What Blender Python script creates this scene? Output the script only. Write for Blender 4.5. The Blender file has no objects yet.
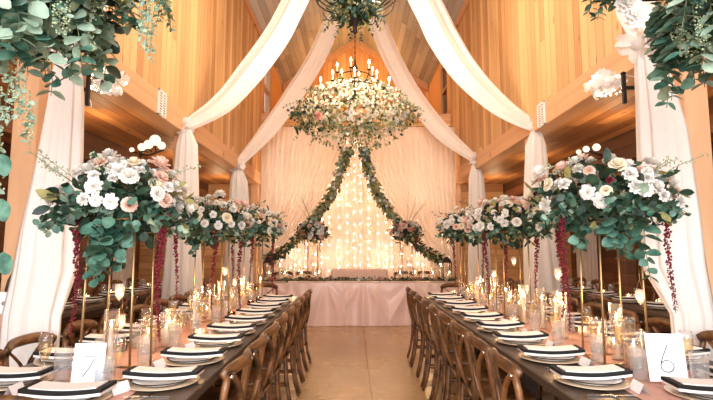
import bpy, math, random
from mathutils import Vector, Matrix, noise as mnoise
R = random.Random(7)
PI = math.pi
sc = bpy.context.scene
COL = sc.collection
rad = math.radians

# ------------------------------------------------------------------ camera
CAM_H = 1.39
F = 475.0
PITCH = math.atan(47.5 / F)
YAW = -math.atan(3.5 / F)
cam_d = bpy.data.cameras.new('camera')
cam_d.sensor_width = 36.0
cam_d.lens = F * 36.0 / 713.0
cam_d.clip_start = 0.05
cam_d.clip_end = 200
cam = bpy.data.objects.new('camera', cam_d)
COL.objects.link(cam)
CX = -.07                       # the photographer stands a little left of the hall's axis
cam.location = (CX, 0, CAM_H)
cam.rotation_euler = (PI / 2 + PITCH, 0, YAW)
sc.camera = cam
CAM_M = cam.rotation_euler.to_matrix()

def P(px, py, Y):
    """where the sight line of a spot of the photograph meets the plane at depth Y"""
    d = CAM_M @ Vector(((px - 356.5) / F, (200 - py) / F, -1.0))
    t = Y / d.y
    return Vector((CX + d.x * t, Y, CAM_H + d.z * t))

# ------------------------------------------------------------------ mesh builder
class MB:
    def __init__(self):
        self.v = []; self.f = []; self.m = []; self.s = []
    def add(self, vs, fs, m=0, smooth=False, M=None):
        b = len(self.v)
        if M is not None:
            vs = [M @ Vector(p) for p in vs]
        self.v.extend([tuple(p) for p in vs])
        for f in fs:
            self.f.append(tuple(b + i for i in f)); self.m.append(m); self.s.append(smooth)
    def box(self, lo, hi, m=0, M=None, ch=0.0):
        x0, y0, z0 = lo; x1, y1, z1 = hi
        if ch <= 0:
            vs = [(x0,y0,z0),(x1,y0,z0),(x1,y1,z0),(x0,y1,z0),(x0,y0,z1),(x1,y0,z1),(x1,y1,z1),(x0,y1,z1)]
            fs = [(0,3,2,1),(4,5,6,7),(0,1,5,4),(1,2,6,5),(2,3,7,6),(3,0,4,7)]
            self.add(vs, fs, m, False, M); return
        c = min(ch, (x1-x0)*.45, (y1-y0)*.45, (z1-z0)*.45)
        vs = []; idx = {}
        for sx in (0,1):
            for sy in (0,1):
                for sz in (0,1):
                    X = (x0,x1)[sx]; Y = (y0,y1)[sy]; Z = (z0,z1)[sz]
                    dx = c if sx == 0 else -c; dy = c if sy == 0 else -c; dz = c if sz == 0 else -c
                    for ax, p in enumerate(((X, Y+dy, Z+dz), (X+dx, Y, Z+dz), (X+dx, Y+dy, Z))):
                        idx[(sx,sy,sz,ax)] = len(vs); vs.append(p)
        fs = []
        for s in (0,1):
            q = [idx[(s,0,0,0)], idx[(s,1,0,0)], idx[(s,1,1,0)], idx[(s,0,1,0)]]; fs.append(q if s else q[::-1])
            q = [idx[(0,s,0,1)], idx[(0,s,1,1)], idx[(1,s,1,1)], idx[(1,s,0,1)]]; fs.append(q if s else q[::-1])
            q = [idx[(0,0,s,2)], idx[(1,0,s,2)], idx[(1,1,s,2)], idx[(0,1,s,2)]]; fs.append(q if s else q[::-1])
        for a in (0,1):
            for b in (0,1):
                fs.append([idx[(a,b,0,0)], idx[(a,b,1,0)], idx[(a,b,1,1)], idx[(a,b,0,1)]])
                fs.append([idx[(a,0,b,0)], idx[(a,1,b,0)], idx[(a,1,b,2)], idx[(a,0,b,2)]])
                fs.append([idx[(0,a,b,1)], idx[(1,a,b,1)], idx[(1,a,b,2)], idx[(0,a,b,2)]])
                for d in (0,1):
                    fs.append([idx[(a,b,d,0)], idx[(a,b,d,1)], idx[(a,b,d,2)]])
        self.add(vs, fs, m, False, M)
    def tube(self, pts, r, n=8, m=0, cap=True, M=None, flat=None):
        """sweep a round (or, with flat=(a, b), an oval) section along pts"""
        pts = [Vector(p) for p in pts]
        N = len(pts); vs = []; fs = []
        up = None
        for i, p in enumerate(pts):
            t = (pts[min(i+1, N-1)] - pts[max(i-1, 0)])
            if t.length < 1e-9: t = Vector((0,0,1))
            t.normalize()
            if up is None:
                ref = Vector((0,0,1)) if abs(t.z) < .9 else Vector((0,1,0))
                up = (ref - t * ref.dot(t)).normalized()
            else:
                up = up - t * up.dot(t)
                up = up.normalized() if up.length > 1e-6 else t.orthogonal().normalized()
            sd = t.cross(up)
            rr = r[i] if isinstance(r, (list, tuple)) else r
            for k in range(n):
                a = 2 * PI * k / n
                ca, sa = math.cos(a), math.sin(a)
                if flat: vs.append(p + up * ca * flat[0] * rr + sd * sa * flat[1] * rr)
                else: vs.append(p + up * ca * rr + sd * sa * rr)
        for i in range(N-1):
            for k in range(n):
                k2 = (k+1) % n
                fs.append((i*n+k, i*n+k2, (i+1)*n+k2, (i+1)*n+k))
        if cap:
            fs.append(tuple(range(n))[::-1]); fs.append(tuple((N-1)*n+k for k in range(n)))
        self.add(vs, fs, m, True, M)
    def lathe(self, prof, n=24, m=0, M=None, smooth=True, wob=None):
        vs = []; fs = []
        for i, (r, z) in enumerate(prof):
            for k in range(n):
                a = 2*PI*k/n
                rr = max(r, 1e-5)
                if wob: rr *= wob(i, k)
                vs.append((rr*math.cos(a), rr*math.sin(a), z))
        for i in range(len(prof)-1):
            for k in range(n):
                k2 = (k+1) % n
                fs.append((i*n+k, i*n+k2, (i+1)*n+k2, (i+1)*n+k))
        self.add(vs, fs, m, smooth, M)
    def grid(self, fn, nu, nv, m=0, smooth=True, M=None, thick=0.0):
        vs = [Vector(fn(i/nu, j/nv)) for j in range(nv+1) for i in range(nu+1)]
        W = nu+1
        fs = [(j*W+i, j*W+i+1, (j+1)*W+i+1, (j+1)*W+i) for j in range(nv) for i in range(nu)]
        self.add(vs, fs, m, smooth, M)
    def blob(self, c, r, m=0, sub=0, sc3=(1,1,1)):
        x, y, z = c; a, b, d = r*sc3[0], r*sc3[1], r*sc3[2]
        vs = [(x+a,y,z),(x-a,y,z),(x,y+b,z),(x,y-b,z),(x,y,z+d),(x,y,z-d)]
        fs = [(0,2,4),(2,1,4),(1,3,4),(3,0,4),(2,0,5),(1,2,5),(3,1,5),(0,3,5)]
        self.add(vs, fs, m, True)
    def ball(self, c, r, n=10, m=0, sc3=(1,1,1)):
        prof = [(r*math.sin(PI*i/(n//2+1))*1.0, -r*math.cos(PI*i/(n//2+1))) for i in range(n//2+2)]
        M = Matrix.Translation(c) @ Matrix.Diagonal((*sc3, 1))
        self.lathe(prof, n, m, M)
    def mesh(self, name, mats):
        me = bpy.data.meshes.new(name)
        me.from_pydata(self.v, [], self.f)
        for mm in (mats if isinstance(mats, (list, tuple)) else [mats]): me.materials.append(mm)
        me.polygons.foreach_set('material_index', self.m)
        me.polygons.foreach_set('use_smooth', self.s)
        me.update()
        return me
    def build(self, name, mats, parent=None, loc=None):
        o = bpy.data.objects.new(name, self.mesh(name, mats))
        COL.objects.link(o)
        if parent is not None: o.parent = parent
        if loc is not None: o.location = loc
        return o

def put(name, me, parent=None, M=None):
    o = bpy.data.objects.new(name, me); COL.objects.link(o)
    if parent is not None: o.parent = parent
    if M is not None: o.matrix_local = M
    return o

def tag(o, label=None, cat=None, group=None, kind=None):
    if label: o['label'] = label
    if cat: o['category'] = cat
    if group: o['group'] = group
    if kind: o['kind'] = kind
    return o

def thing(name, label, cat, loc=(0,0,0), rz=0, group=None):
    o = bpy.data.objects.new(name, None); COL.objects.link(o)
    o.empty_display_size = .1
    o.location = loc; o.rotation_euler = (0,0,rz)
    return tag(o, label, cat, group)

KIDS = {}
def dup(root, loc, rz=0, label=None, group=None, scale=None):
    r = root.copy(); COL.objects.link(r); r.location = loc; r.rotation_euler = (0,0,rz)
    if scale: r.scale = scale
    if label: r['label'] = label
    if group: r['group'] = group
    for ch in list(root.children):
        c = ch.copy(); COL.objects.link(c); c.parent = r
        for g in list(ch.children):
            d = g.copy(); COL.objects.link(d); d.parent = c
    return r

USED = set()
def place(proto, loc, rz=0, label=None, group=None, scale=None):
    if proto.name not in USED:
        USED.add(proto.name)
        proto.location = loc; proto.rotation_euler = (0,0,rz)
        if scale: proto.scale = scale
        if label: proto['label'] = label
        if group: proto['group'] = group
        return proto
    return dup(proto, loc, rz, label, group, scale)

def struct(name, mb, m): return tag(mb.build(name, m), kind='structure')
ORD = ['nearest','second','third','fourth','fifth','sixth','seventh','eighth','ninth','tenth','eleventh','twelfth','thirteenth','fourteenth','fifteenth','sixteenth','seventeenth','eighteenth','nineteenth','twentieth']

# ------------------------------------------------------------------ materials
def lin(c):
    return tuple(((x/255)/12.92 if x/255 <= .04045 else ((x/255+.055)/1.055)**2.4) for x in c)
def rgba(c): return (*lin(c), 1)

def newmat(name):
    m = bpy.data.materials.new(name); m.use_nodes = True
    nt = m.node_tree; nt.nodes.clear()
    out = nt.nodes.new('ShaderNodeOutputMaterial')
    return m, nt, out

def N(nt, typ, **kw):
    n = nt.nodes.new(typ)
    for k, v in kw.items():
        if k == 'inp':
            for a, b in v.items(): n.inputs[a].default_value = b
        else: setattr(n, k, v)
    return n

def mat(name, c, rough=.6, metal=0, var=.12, vscale=8, bump=0, bscale=60, sheen=0, trans=0, spec=.5, c2=None, coat=0):
    """principled with a gentle noise in its colour; trans adds translucency (cloth, petals, leaves)"""
    m, nt, out = newmat(name); L = nt.links.new
    b = N(nt, 'ShaderNodeBsdfPrincipled', inp={'Roughness': rough, 'Metallic': metal, 'Specular IOR Level': spec})
    if coat: b.inputs['Coat Weight'].default_value = coat
    if sheen: b.inputs['Sheen Weight'].default_value = sheen
    tc = N(nt, 'ShaderNodeTexCoord')
    nz = N(nt, 'ShaderNodeTexNoise', inp={'Scale': vscale, 'Detail': 3.0})
    L(tc.outputs['Object'], nz.inputs['Vector'])
    a = rgba(c); k = 1 - var
    d = rgba(c2) if c2 else (a[0]*k, a[1]*k, a[2]*k, 1)
    rp = N(nt, 'ShaderNodeValToRGB')
    rp.color_ramp.elements[0].position = .35; rp.color_ramp.elements[0].color = d
    rp.color_ramp.elements[1].position = .65; rp.color_ramp.elements[1].color = a
    L(nz.outputs['Fac'], rp.inputs['Fac']); L(rp.outputs['Color'], b.inputs['Base Color'])
    if bump:
        n2 = N(nt, 'ShaderNodeTexNoise', inp={'Scale': bscale, 'Detail': 4.0})
        L(tc.outputs['Object'], n2.inputs['Vector'])
        bp = N(nt, 'ShaderNodeBump', inp={'Strength': bump, 'Distance': .01})
        L(n2.outputs['Fac'], bp.inputs['Height']); L(bp.outputs['Normal'], b.inputs['Normal'])
    if trans:
        t = N(nt, 'ShaderNodeBsdfTranslucent'); L(rp.outputs['Color'], t.inputs['Color'])
        mx = N(nt, 'ShaderNodeMixShader', inp={0: trans})
        L(b.outputs[0], mx.inputs[1]); L(t.outputs[0], mx.inputs[2]); L(mx.outputs[0], out.inputs['Surface'])
    else:
        L(b.outputs[0], out.inputs['Surface'])
    return m

def planks(name, across, width, along, length, cA, cB, cD, rough=.55, groove=.5, grain=1.0):
    """boards: per-board tone, long grain, a few knots, fine grooves in the bump"""
    m, nt, out = newmat(name); L = nt.links.new
    tc = N(nt, 'ShaderNodeTexCoord'); sep = N(nt, 'ShaderNodeSeparateXYZ'); L(tc.outputs['Object'], sep.inputs[0])
    def math_(op, a, b=None):
        n = N(nt, 'ShaderNodeMath', operation=op)
        for i, x in enumerate((a, b)):
            if x is None: continue
            if isinstance(x, (int, float)): n.inputs[i].default_value = x
            else: L(x, n.inputs[i])
        return n.outputs[0]
    u = math_('DIVIDE', sep.outputs[across], width)
    iu = math_('FLOOR', u); fu = math_('FRACT', u)
    wn = N(nt, 'ShaderNodeTexWhiteNoise', noise_dimensions='1D'); L(iu, wn.inputs['W'])
    v = math_('ADD', math_('DIVIDE', sep.outputs[along], length), math_('MULTIPLY', wn.outputs['Value'], 5.3))
    iv = math_('FLOOR', v); fv = math_('FRACT', v)
    cmb = N(nt, 'ShaderNodeCombineXYZ'); L(iu, cmb.inputs[0]); L(iv, cmb.inputs[1])
    w2 = N(nt, 'ShaderNodeTexWhiteNoise', noise_dimensions='2D'); L(cmb.outputs[0], w2.inputs['Vector'])
    g = N(nt, 'ShaderNodeCombineXYZ')
    L(math_('MULTIPLY', u, 2.6), g.inputs[0]); L(math_('MULTIPLY', sep.outputs[along], 1.1), g.inputs[1]); L(math_('MULTIPLY', w2.outputs['Value'], 40), g.inputs[2])
    gn = N(nt, 'ShaderNodeTexNoise', inp={'Scale': 1.6, 'Detail': 6.0, 'Distortion': .6}); L(g.outputs[0], gn.inputs['Vector'])
    kn = N(nt, 'ShaderNodeCombineXYZ')
    L(math_('MULTIPLY', u, 1.0), kn.inputs[0]); L(math_('MULTIPLY', sep.outputs[along], 2.2), kn.inputs[1]); L(math_('MULTIPLY', w2.outputs['Value'], 17), kn.inputs[2])
    vo = N(nt, 'ShaderNodeTexVoronoi', inp={'Scale': .9}); L(kn.outputs[0], vo.inputs['Vector'])
    knot = N(nt, 'ShaderNodeMapRange', inp={'From Min': .03, 'From Max': .14, 'To Min': 1.0, 'To Max': 0.0}); L(vo.outputs['Distance'], knot.inputs[0])
    fac = math_('ADD', math_('MULTIPLY', w2.outputs['Value'], .66), math_('MULTIPLY', gn.outputs['Fac'], .5*grain))
    rp = N(nt, 'ShaderNodeValToRGB')
    e = rp.color_ramp.elements
    e[0].position = .2; e[0].color = rgba(cB); e[1].position = .85; e[1].color = rgba(cA)
    L(fac, rp.inputs['Fac'])
    mx = N(nt, 'ShaderNodeMix', data_type='RGBA'); mx.inputs[7].default_value = rgba(cD)
    L(math_('MULTIPLY', knot.outputs[0], .75), mx.inputs[0]); L(rp.outputs['Color'], mx.inputs[6])
    d = math_('MINIMUM', math_('MINIMUM', fu, math_('SUBTRACT', 1.0, fu)), math_('MULTIPLY', math_('MINIMUM', fv, math_('SUBTRACT', 1.0, fv)), length/width))
    ed = N(nt, 'ShaderNodeMapRange', inp={'From Min': .0, 'From Max': .07}); L(d, ed.inputs[0])
    m2 = N(nt, 'ShaderNodeMix', data_type='RGBA'); m2.inputs[6].default_value = rgba(cD)
    L(math_('ADD', math_('MULTIPLY', ed.outputs[0], groove), 1 - groove), m2.inputs[0]); L(mx.outputs[2], m2.inputs[7])
    b = N(nt, 'ShaderNodeBsdfPrincipled', inp={'Roughness': rough, 'Specular IOR Level': .35})
    L(m2.outputs[2], b.inputs['Base Color'])
    bp = N(nt, 'ShaderNodeBump', inp={'Strength': .5, 'Distance': .006}); L(ed.outputs[0], bp.inputs['Height']); L(bp.outputs[0], b.inputs['Normal'])
    L(b.outputs[0], out.inputs['Surface'])
    return m

def glass(name, tint=(255,255,255), body=.0, bodycol=(255,255,255), rough=.03, gain=1.0):
    """thin clear glass: mirror at the edges, clear in the middle, with a little frosting"""
    m, nt, out = newmat(name); L = nt.links.new
    lw = N(nt, 'ShaderNodeLayerWeight', inp={'Blend': .5})
    tr = N(nt, 'ShaderNodeBsdfTransparent', inp={'Color': rgba(tint)})
    gl = N(nt, 'ShaderNodeBsdfGlossy', inp={'Roughness': rough, 'Color': (1,1,1,1)})
    mu = N(nt, 'ShaderNodeMath', operation='MULTIPLY', use_clamp=True); mu.inputs[1].default_value = gain
    pw = N(nt, 'ShaderNodeMath', operation='POWER'); pw.inputs[1].default_value = 2.6; L(lw.outputs['Facing'], pw.inputs[0])
    ad = N(nt, 'ShaderNodeMath', operation='ADD'); ad.inputs[1].default_value = .05; L(pw.outputs[0], ad.inputs[0]); L(ad.outputs[0], mu.inputs[0])
    mx = N(nt, 'ShaderNodeMixShader'); L(mu.outputs[0], mx.inputs[0]); L(tr.outputs[0], mx.inputs[1]); L(gl.outputs[0], mx.inputs[2])
    last = mx
    if body:
        tl = N(nt, 'ShaderNodeBsdfTranslucent', inp={'Color': rgba(bodycol)}); df = N(nt, 'ShaderNodeBsdfDiffuse', inp={'Color': rgba(bodycol)})
        m2 = N(nt, 'ShaderNodeMixShader', inp={0: .5}); L(tl.outputs[0], m2.inputs[1]); L(df.outputs[0], m2.inputs[2])
        m3 = N(nt, 'ShaderNodeMixShader', inp={0: body}); L(mx.outputs[0], m3.inputs[1]); L(m2.outputs[0], m3.inputs[2]); last = m3
    L(last.outputs[0], out.inputs['Surface'])
    return m

def sheer(name, c, clear=.25, transl=.45):
    m, nt, out = newmat(name); L = nt.links.new
    df = N(nt, 'ShaderNodeBsdfDiffuse', inp={'Color': rgba(c)}); tl = N(nt, 'ShaderNodeBsdfTranslucent', inp={'Color': rgba(c)})
    tr = N(nt, 'ShaderNodeBsdfTransparent', inp={'Color': (1,1,1,1)})
    a = N(nt, 'ShaderNodeMixShader', inp={0: transl}); L(df.outputs[0], a.inputs[1]); L(tl.outputs[0], a.inputs[2])
    tc = N(nt, 'ShaderNodeTexCoord'); nz = N(nt, 'ShaderNodeTexNoise', inp={'Scale': 2.5, 'Detail': 2.0}); L(tc.outputs['Object'], nz.inputs['Vector'])
    mr = N(nt, 'ShaderNodeMapRange', inp={'From Min': .3, 'From Max': .7, 'To Min': clear*.6, 'To Max': clear*1.3}); L(nz.outputs['Fac'], mr.inputs[0])
    b = N(nt, 'ShaderNodeMixShader'); L(mr.outputs[0], b.inputs[0]); L(a.outputs[0], b.inputs[1]); L(tr.outputs[0], b.inputs[2])
    L(b.outputs[0], out.inputs['Surface'])
    return m

def emit(name, c, s):
    m, nt, out = newmat(name)
    e = N(nt, 'ShaderNodeEmission', inp={'Color': (*c, 1), 'Strength': s}); nt.links.new(e.outputs[0], out.inputs['Surface'])
    try: m.cycles.emission_sampling = 'NONE'
    except Exception: pass
    return m

PINE = ((228,183,131), (172,122,76), (100,58,34))
m_wall  = planks('pine_wall_boards', 'Y', .145, 'Z', 9.0, *PINE)
m_gable = planks('pine_gable_boards', 'X', .145, 'Z', 9.0, (226,176,120), (190,132,80), (110,64,34))
m_back  = planks('pine_back_boards', 'Z', .15, 'X', 3.0, (226,178,124), (190,136,84), (110,64,34))
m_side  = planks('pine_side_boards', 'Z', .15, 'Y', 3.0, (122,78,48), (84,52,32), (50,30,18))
m_ceil  = planks('grey_pine_ceiling_boards', 'X', .13, 'Y', 2.2, (188,186,180), (138,134,128), (96,86,76))
m_aisle = planks('pine_aisle_ceiling_boards', 'X', .15, 'Y', 3.5, (208,150,94), (150,96,54), (90,50,26))
m_beam  = planks('pine_beam', 'Z', .5, 'Y', 12.0, (216,166,124), (192,138,98), (120,74,44), groove=.1, grain=1.4)
m_post  = planks('pine_post', 'X', .5, 'Z', 12.0, (214,170,132), (190,142,104), (120,76,46), groove=.05, grain=1.4)
m_dark  = mat('dark_stained_wood', (92,58,36), .6, var=.4, vscale=6)
m_chair = mat('weathered_chair_wood', (128,84,48), .34, var=.5, vscale=14, c2=(58,37,22), bump=.15)
m_table = planks('grey_brown_table_boards', 'X', .18, 'Y', 2.6, (92,77,66), (60,49,42), (30,23,19), rough=.3, grain=1.5)
m_tleg  = mat('dark_table_wood', (86,66,50), .5, var=.35, vscale=10)
m_conc  = None
m_gold  = mat('brushed_gold', (184,150,106), .38, metal=.85, var=.1)
m_goldd = mat('pale_gold_rim', (226,204,176), .35, metal=.25, var=.1)
m_iron  = mat('black_iron', (44,36,32), .5, metal=.5, var=.2)
m_white = mat('white_paper', (246,246,248), .7, var=.02)
m_china = mat('white_china', (244,240,238), .2, var=.02)
m_black = mat('black_cloth', (15,14,15), .85, var=.2)
m_blackgl = mat('black_glaze', (16,16,20), .2, var=.1)
m_nap   = mat('white_linen', (244,234,228), .85, var=.04, vscale=30, bump=.1, bscale=200)
m_runner = mat('dusty_rose_gauze', (214,166,150), .9, var=.12, vscale=12, bump=.2, bscale=90, trans=.1)
m_satin = mat('blush_satin', (230,196,184), .36, var=.05, vscale=3, sheen=.3)
m_pink  = mat('dusty_pink_velvet', (236,198,178), .8, var=.08, sheen=.4)
m_steel = mat('polished_steel', (200,200,200), .2, metal=1, var=.03)
m_ink   = mat('black_ink', (24,24,26), .6, var=.05)
m_grille = mat('white_enamel', (240,238,234), .4, var=.02)
m_slot  = mat('grey_slot', (150,140,130), .6, var=.02)
m_candle = mat('ivory_wax', (252,240,220), .5, var=.04, trans=.5)
m_flame = emit('candle_flame', (1.0,.62,.25), 60)
m_bulb  = emit('warm_bulb', (1.0,.78,.5), 30)
m_globe = emit('frosted_globe', (1.0,.84,.62), 1.5)
m_fairy = emit('fairy_bulb', (1.0,.84,.64), 16)
m_glass = glass('clear_glass', gain=.5, body=.03)
m_crystal = glass('cut_crystal', body=.10, bodycol=(255,250,248), rough=.05, gain=.4)
m_water = glass('water', tint=(240,246,250), body=.02, bodycol=(250,246,244), gain=.3)
m_champ = glass('champagne', tint=(250,236,206), body=.06, bodycol=(246,226,186), gain=.4)
m_frost = glass('frosted_votive_glass', body=.34, bodycol=(252,238,224), rough=.3, gain=.4)
m_redgl = glass('ruby_glass', tint=(120,26,20), body=.2, bodycol=(110,20,16), gain=.6)
m_drape = sheer('white_chiffon', (250,246,243), .07, .38)
m_back_sheer = sheer('ivory_backdrop_voile', (252,247,241), .34, .4)
m_side_sheer = sheer('blush_backdrop_voile', (251,232,212), .15, .35)
LEAF = {
 'teal': mat('silver_dollar_leaf', (98,140,120), .45, var=.3, vscale=20, trans=.15, c2=(50,90,76)),
 'dark': mat('dark_green_leaf', (52,78,56), .5, var=.4, vscale=20, trans=.14, c2=(26,44,34)),
 'pale': mat('pale_sage_leaf', (172,192,170), .6, var=.2, vscale=20, trans=.25, c2=(132,158,138)),
 'olive': mat('olive_leaf', (178,172,112), .55, var=.3, vscale=20, trans=.35, c2=(130,128,76)),
 'stem': mat('green_stem', (110,112,78), .7, var=.2),
}
m_rose_w = mat('white_petal', (246,242,236), .6, var=.08, trans=.3)
m_rose_c = mat('cream_petal', (250,240,218), .6, var=.06, trans=.3)
m_rose_b = mat('blush_petal', (244,212,196), .6, var=.08, trans=.3)
m_rose_d = mat('burgundy_petal', (120,28,40), .6, var=.3, trans=.2)
m_rose_p = mat('dusty_pink_petal', (226,160,142), .6, var=.12, trans=.25)
m_amar   = mat('burgundy_amaranth', (134,28,44), .75, var=.4, vscale=40, trans=.2)
m_berry  = mat('sage_seed', (166,178,140), .6, var=.2)
m_string = mat('white_cord', (238,230,222), .7, var=.05)
m_gwin   = mat('dark_window_glass', (40,38,40), .1, var=.2)
def pane_mat():
    return emit('daylit_pane', (.78,.9,1.0), 3.0)

def concrete():
    m, nt, out = newmat('polished_concrete'); L = nt.links.new
    tc = N(nt, 'ShaderNodeTexCoord')
    n1 = N(nt, 'ShaderNodeTexNoise', inp={'Scale': .8, 'Detail': 6.0, 'Distortion': .4}); n2 = N(nt, 'ShaderNodeTexNoise', inp={'Scale': 14.0, 'Detail': 6.0})
    L(tc.outputs['Object'], n1.inputs['Vector']); L(tc.outputs['Object'], n2.inputs['Vector'])
    a = N(nt, 'ShaderNodeMath', operation='MULTIPLY_ADD', inp={1: .3}); L(n2.outputs['Fac'], a.inputs[0]); L(n1.outputs['Fac'], a.inputs[2])
    rp = N(nt, 'ShaderNodeValToRGB'); e = rp.color_ramp.elements
    e[0].position = .45; e[0].color = rgba((164,130,90)); e[1].position = .85; e[1].color = rgba((196,162,118))
    L(a.outputs[0], rp.inputs['Fac'])
    b = N(nt, 'ShaderNodeBsdfPrincipled', inp={'Specular IOR Level': .5})
    mr = N(nt, 'ShaderNodeMapRange', inp={'From Min': .3, 'From Max': .7, 'To Min': .16, 'To Max': .34}); L(n1.outputs['Fac'], mr.inputs[0]); L(mr.outputs[0], b.inputs['Roughness'])
    L(rp.outputs['Color'], b.inputs['Base Color']); L(b.outputs[0], out.inputs['Surface'])
    return m
m_conc = concrete()

# ------------------------------------------------------------------ the setting
XB = 2.25                       # inner face of the post-and-beam line
ZB, ZT = 2.853, 3.125           # beam underside and top
ZW = 6.42                       # loft wall top
ZR = 7.89                       # ridge
YN, YE, YG = -2.6, 11.08, 14.35   # near end, end of the loft walls, gable
XO = 5.0
mb = MB()
mb.box((-XO-.1, YN, -.2), (.100, YG, 0)); mb.box((.110, YN, -.2), (XO+.1, YG, 0)); mb.box((.100, YN, -.2), (.110, YG, -.02))
struct('floor', mb, m_conc)
for s, nm in ((-1,'left'), (1,'right')):
    mb = MB(); mb.box((min(s*XB, s*(XB+.18)), YN, ZT), (max(s*XB, s*(XB+.18)), YE, ZW+.1))
    struct('wall_'+nm, mb, m_wall)
    mb = MB(); mb.box((min(s*(XB-.02), s*(XB+.2)), YN, ZB), (max(s*(XB-.02), s*(XB+.2)), YE, ZT), ch=.008)
    struct('trim_1' if s < 0 else 'trim_2', mb, m_beam)
    mb = MB(); mb.box((min(s*(XB-.04), s*XB), YN, ZW-.16), (max(s*(XB-.04), s*XB), YE, ZW), ch=.006)
    struct('trim_3' if s < 0 else 'trim_4', mb, m_beam)
    # side aisle: ceiling boards, outer wall, header
    mb = MB(); mb.box((min(s*(XB+.2), s*XO), YN, ZB+.02), (max(s*(XB+.2), s*XO), YE, ZB+.1))
    struct('ceiling_'+nm, mb, m_aisle)
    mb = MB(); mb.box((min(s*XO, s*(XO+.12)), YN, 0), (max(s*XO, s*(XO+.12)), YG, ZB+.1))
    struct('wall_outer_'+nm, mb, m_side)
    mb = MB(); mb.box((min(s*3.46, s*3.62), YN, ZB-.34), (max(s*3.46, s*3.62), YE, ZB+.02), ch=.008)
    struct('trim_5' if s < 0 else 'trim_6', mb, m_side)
    # rear loft walls beyond the boarded walls, set back a little
    mb = MB()
    for a, b, c, d in ((YE, 11.5, 4.45, 6.5), (12.4, YG, 4.45, 6.5), (11.5, 12.4, 4.45, 4.7), (11.5, 12.4, 6.2, 6.5)):
        mb.box((min(s*(XB+.02), s*(XB+.18)), a, c), (max(s*(XB+.02), s*(XB+.18)), b, d))
    struct('wall_loft_'+nm, mb, m_gable)
    # ceiling slope
    mb = MB()
    x0 = s*(XB+.2); z0 = ZW - .2*(ZR-ZW)/XB; dz = .12
    q = [(x0,YN,z0),(0,YN,ZR),(0,YG,ZR),(x0,YG,z0)]
    vs = q + [(a,b,c+dz) for a,b,c in q]
    mb.add(vs, [(0,1,2,3),(7,6,5,4),(0,4,5,1),(1,5,6,2),(2,6,7,3),(3,7,4,0)])
    struct('ceiling_slope_'+nm, mb, m_ceil)
    # gable rake boards and a collar rafter
    mb = MB()
    def rake(y0, y1, h, drop=0):
        a = (s*XB, ZW-drop); b = (0, ZR-drop)
        vs = [(a[0],y0,a[1]-h),(b[0],y0,b[1]-h),(b[0],y0,b[1]),(a[0],y0,a[1]),(a[0],y1,a[1]-h),(b[0],y1,b[1]-h),(b[0],y1,b[1]),(a[0],y1,a[1])]
        mb.add(vs, [(0,1,2,3),(7,6,5,4),(0,4,5,1),(1,5,6,2),(2,6,7,3),(3,7,4,0)])
    rake(YG-.1, YG, .22)
    struct('trim_7' if s < 0 else 'trim_8', mb, m_post)
mb = MB()
mb.add([(-XB-.2,YG,4.4),(XB+.2,YG,4.4),(XB+.2,YG,ZW),(0,YG,ZR),(-XB-.2,YG,ZW),
        (-XB-.2,YG+.12,4.4),(XB+.2,YG+.12,4.4),(XB+.2,YG+.12,ZW),(0,YG+.12,ZR+.1),(-XB-.2,YG+.12,ZW)],
       [(0,1,2,3,4),(9,8,7,6,5),(0,5,6,1),(1,6,7,2),(2,7,8,3),(3,8,9,4),(4,9,5,0)])
struct('wall_gable', mb, m_gable)
mb = MB(); mb.box((-XO, YE, 0), (XO, YE+.14, ZB+.1)); mb.box((-XB-.2, YE, ZB+.1), (XB+.2, YE+.14, 4.40))
struct('wall_back', mb, m_back)
mb = MB(); mb.box((-XB-.02, YE-.06, 4.40), (XB+.02, YE+.2, 4.56), ch=.01)
struct('trim_9', mb, m_beam)
mb = MB(); mb.box((-XB-.2, YE+.2, 4.34), (XB+.2, YG, 4.44))
struct('floor_loft', mb, m_aisle)
# loft windows in the rear loft walls
for s, k in ((-1, 1), (1, 2)):
    mb = MB(); x0 = s*(XB+.04)
    for a, b, c, d in ((11.5,11.57,4.7,6.2),(12.33,12.4,4.7,6.2),(11.57,12.33,4.7,4.78),(11.57,12.33,6.12,6.2),(11.57,12.33,5.43,5.49)):
        mb.box((min(x0, x0+s*.1), a, c), (max(x0, x0+s*.1), b, d))
    w = struct('window_%d' % k, mb, m_post)
    mb = MB(); mb.box((min(x0+s*.05, x0+s*.06), 11.57, 4.78), (max(x0+s*.05, x0+s*.06), 12.33, 6.12))
    mb.build('pane', m_gwin if s > 0 else m_glass, w)
POSTS = [3.22, 6.12, 9.0, 10.85]
k = 10
for s in (-1, 1):
    for y in POSTS + [.2]:
        mb = MB(); mb.box((min(s*XB, s*(XB+.17)), y, 0), (max(s*XB, s*(XB+.17)), y+.17, ZB), ch=.008)
        struct('trim_%d' % k, mb, m_post); k += 1
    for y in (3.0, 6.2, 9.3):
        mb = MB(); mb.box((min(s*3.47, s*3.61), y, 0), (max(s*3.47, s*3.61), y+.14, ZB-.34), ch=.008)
        struct('trim_%d' % k, mb, m_side); k += 1

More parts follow.
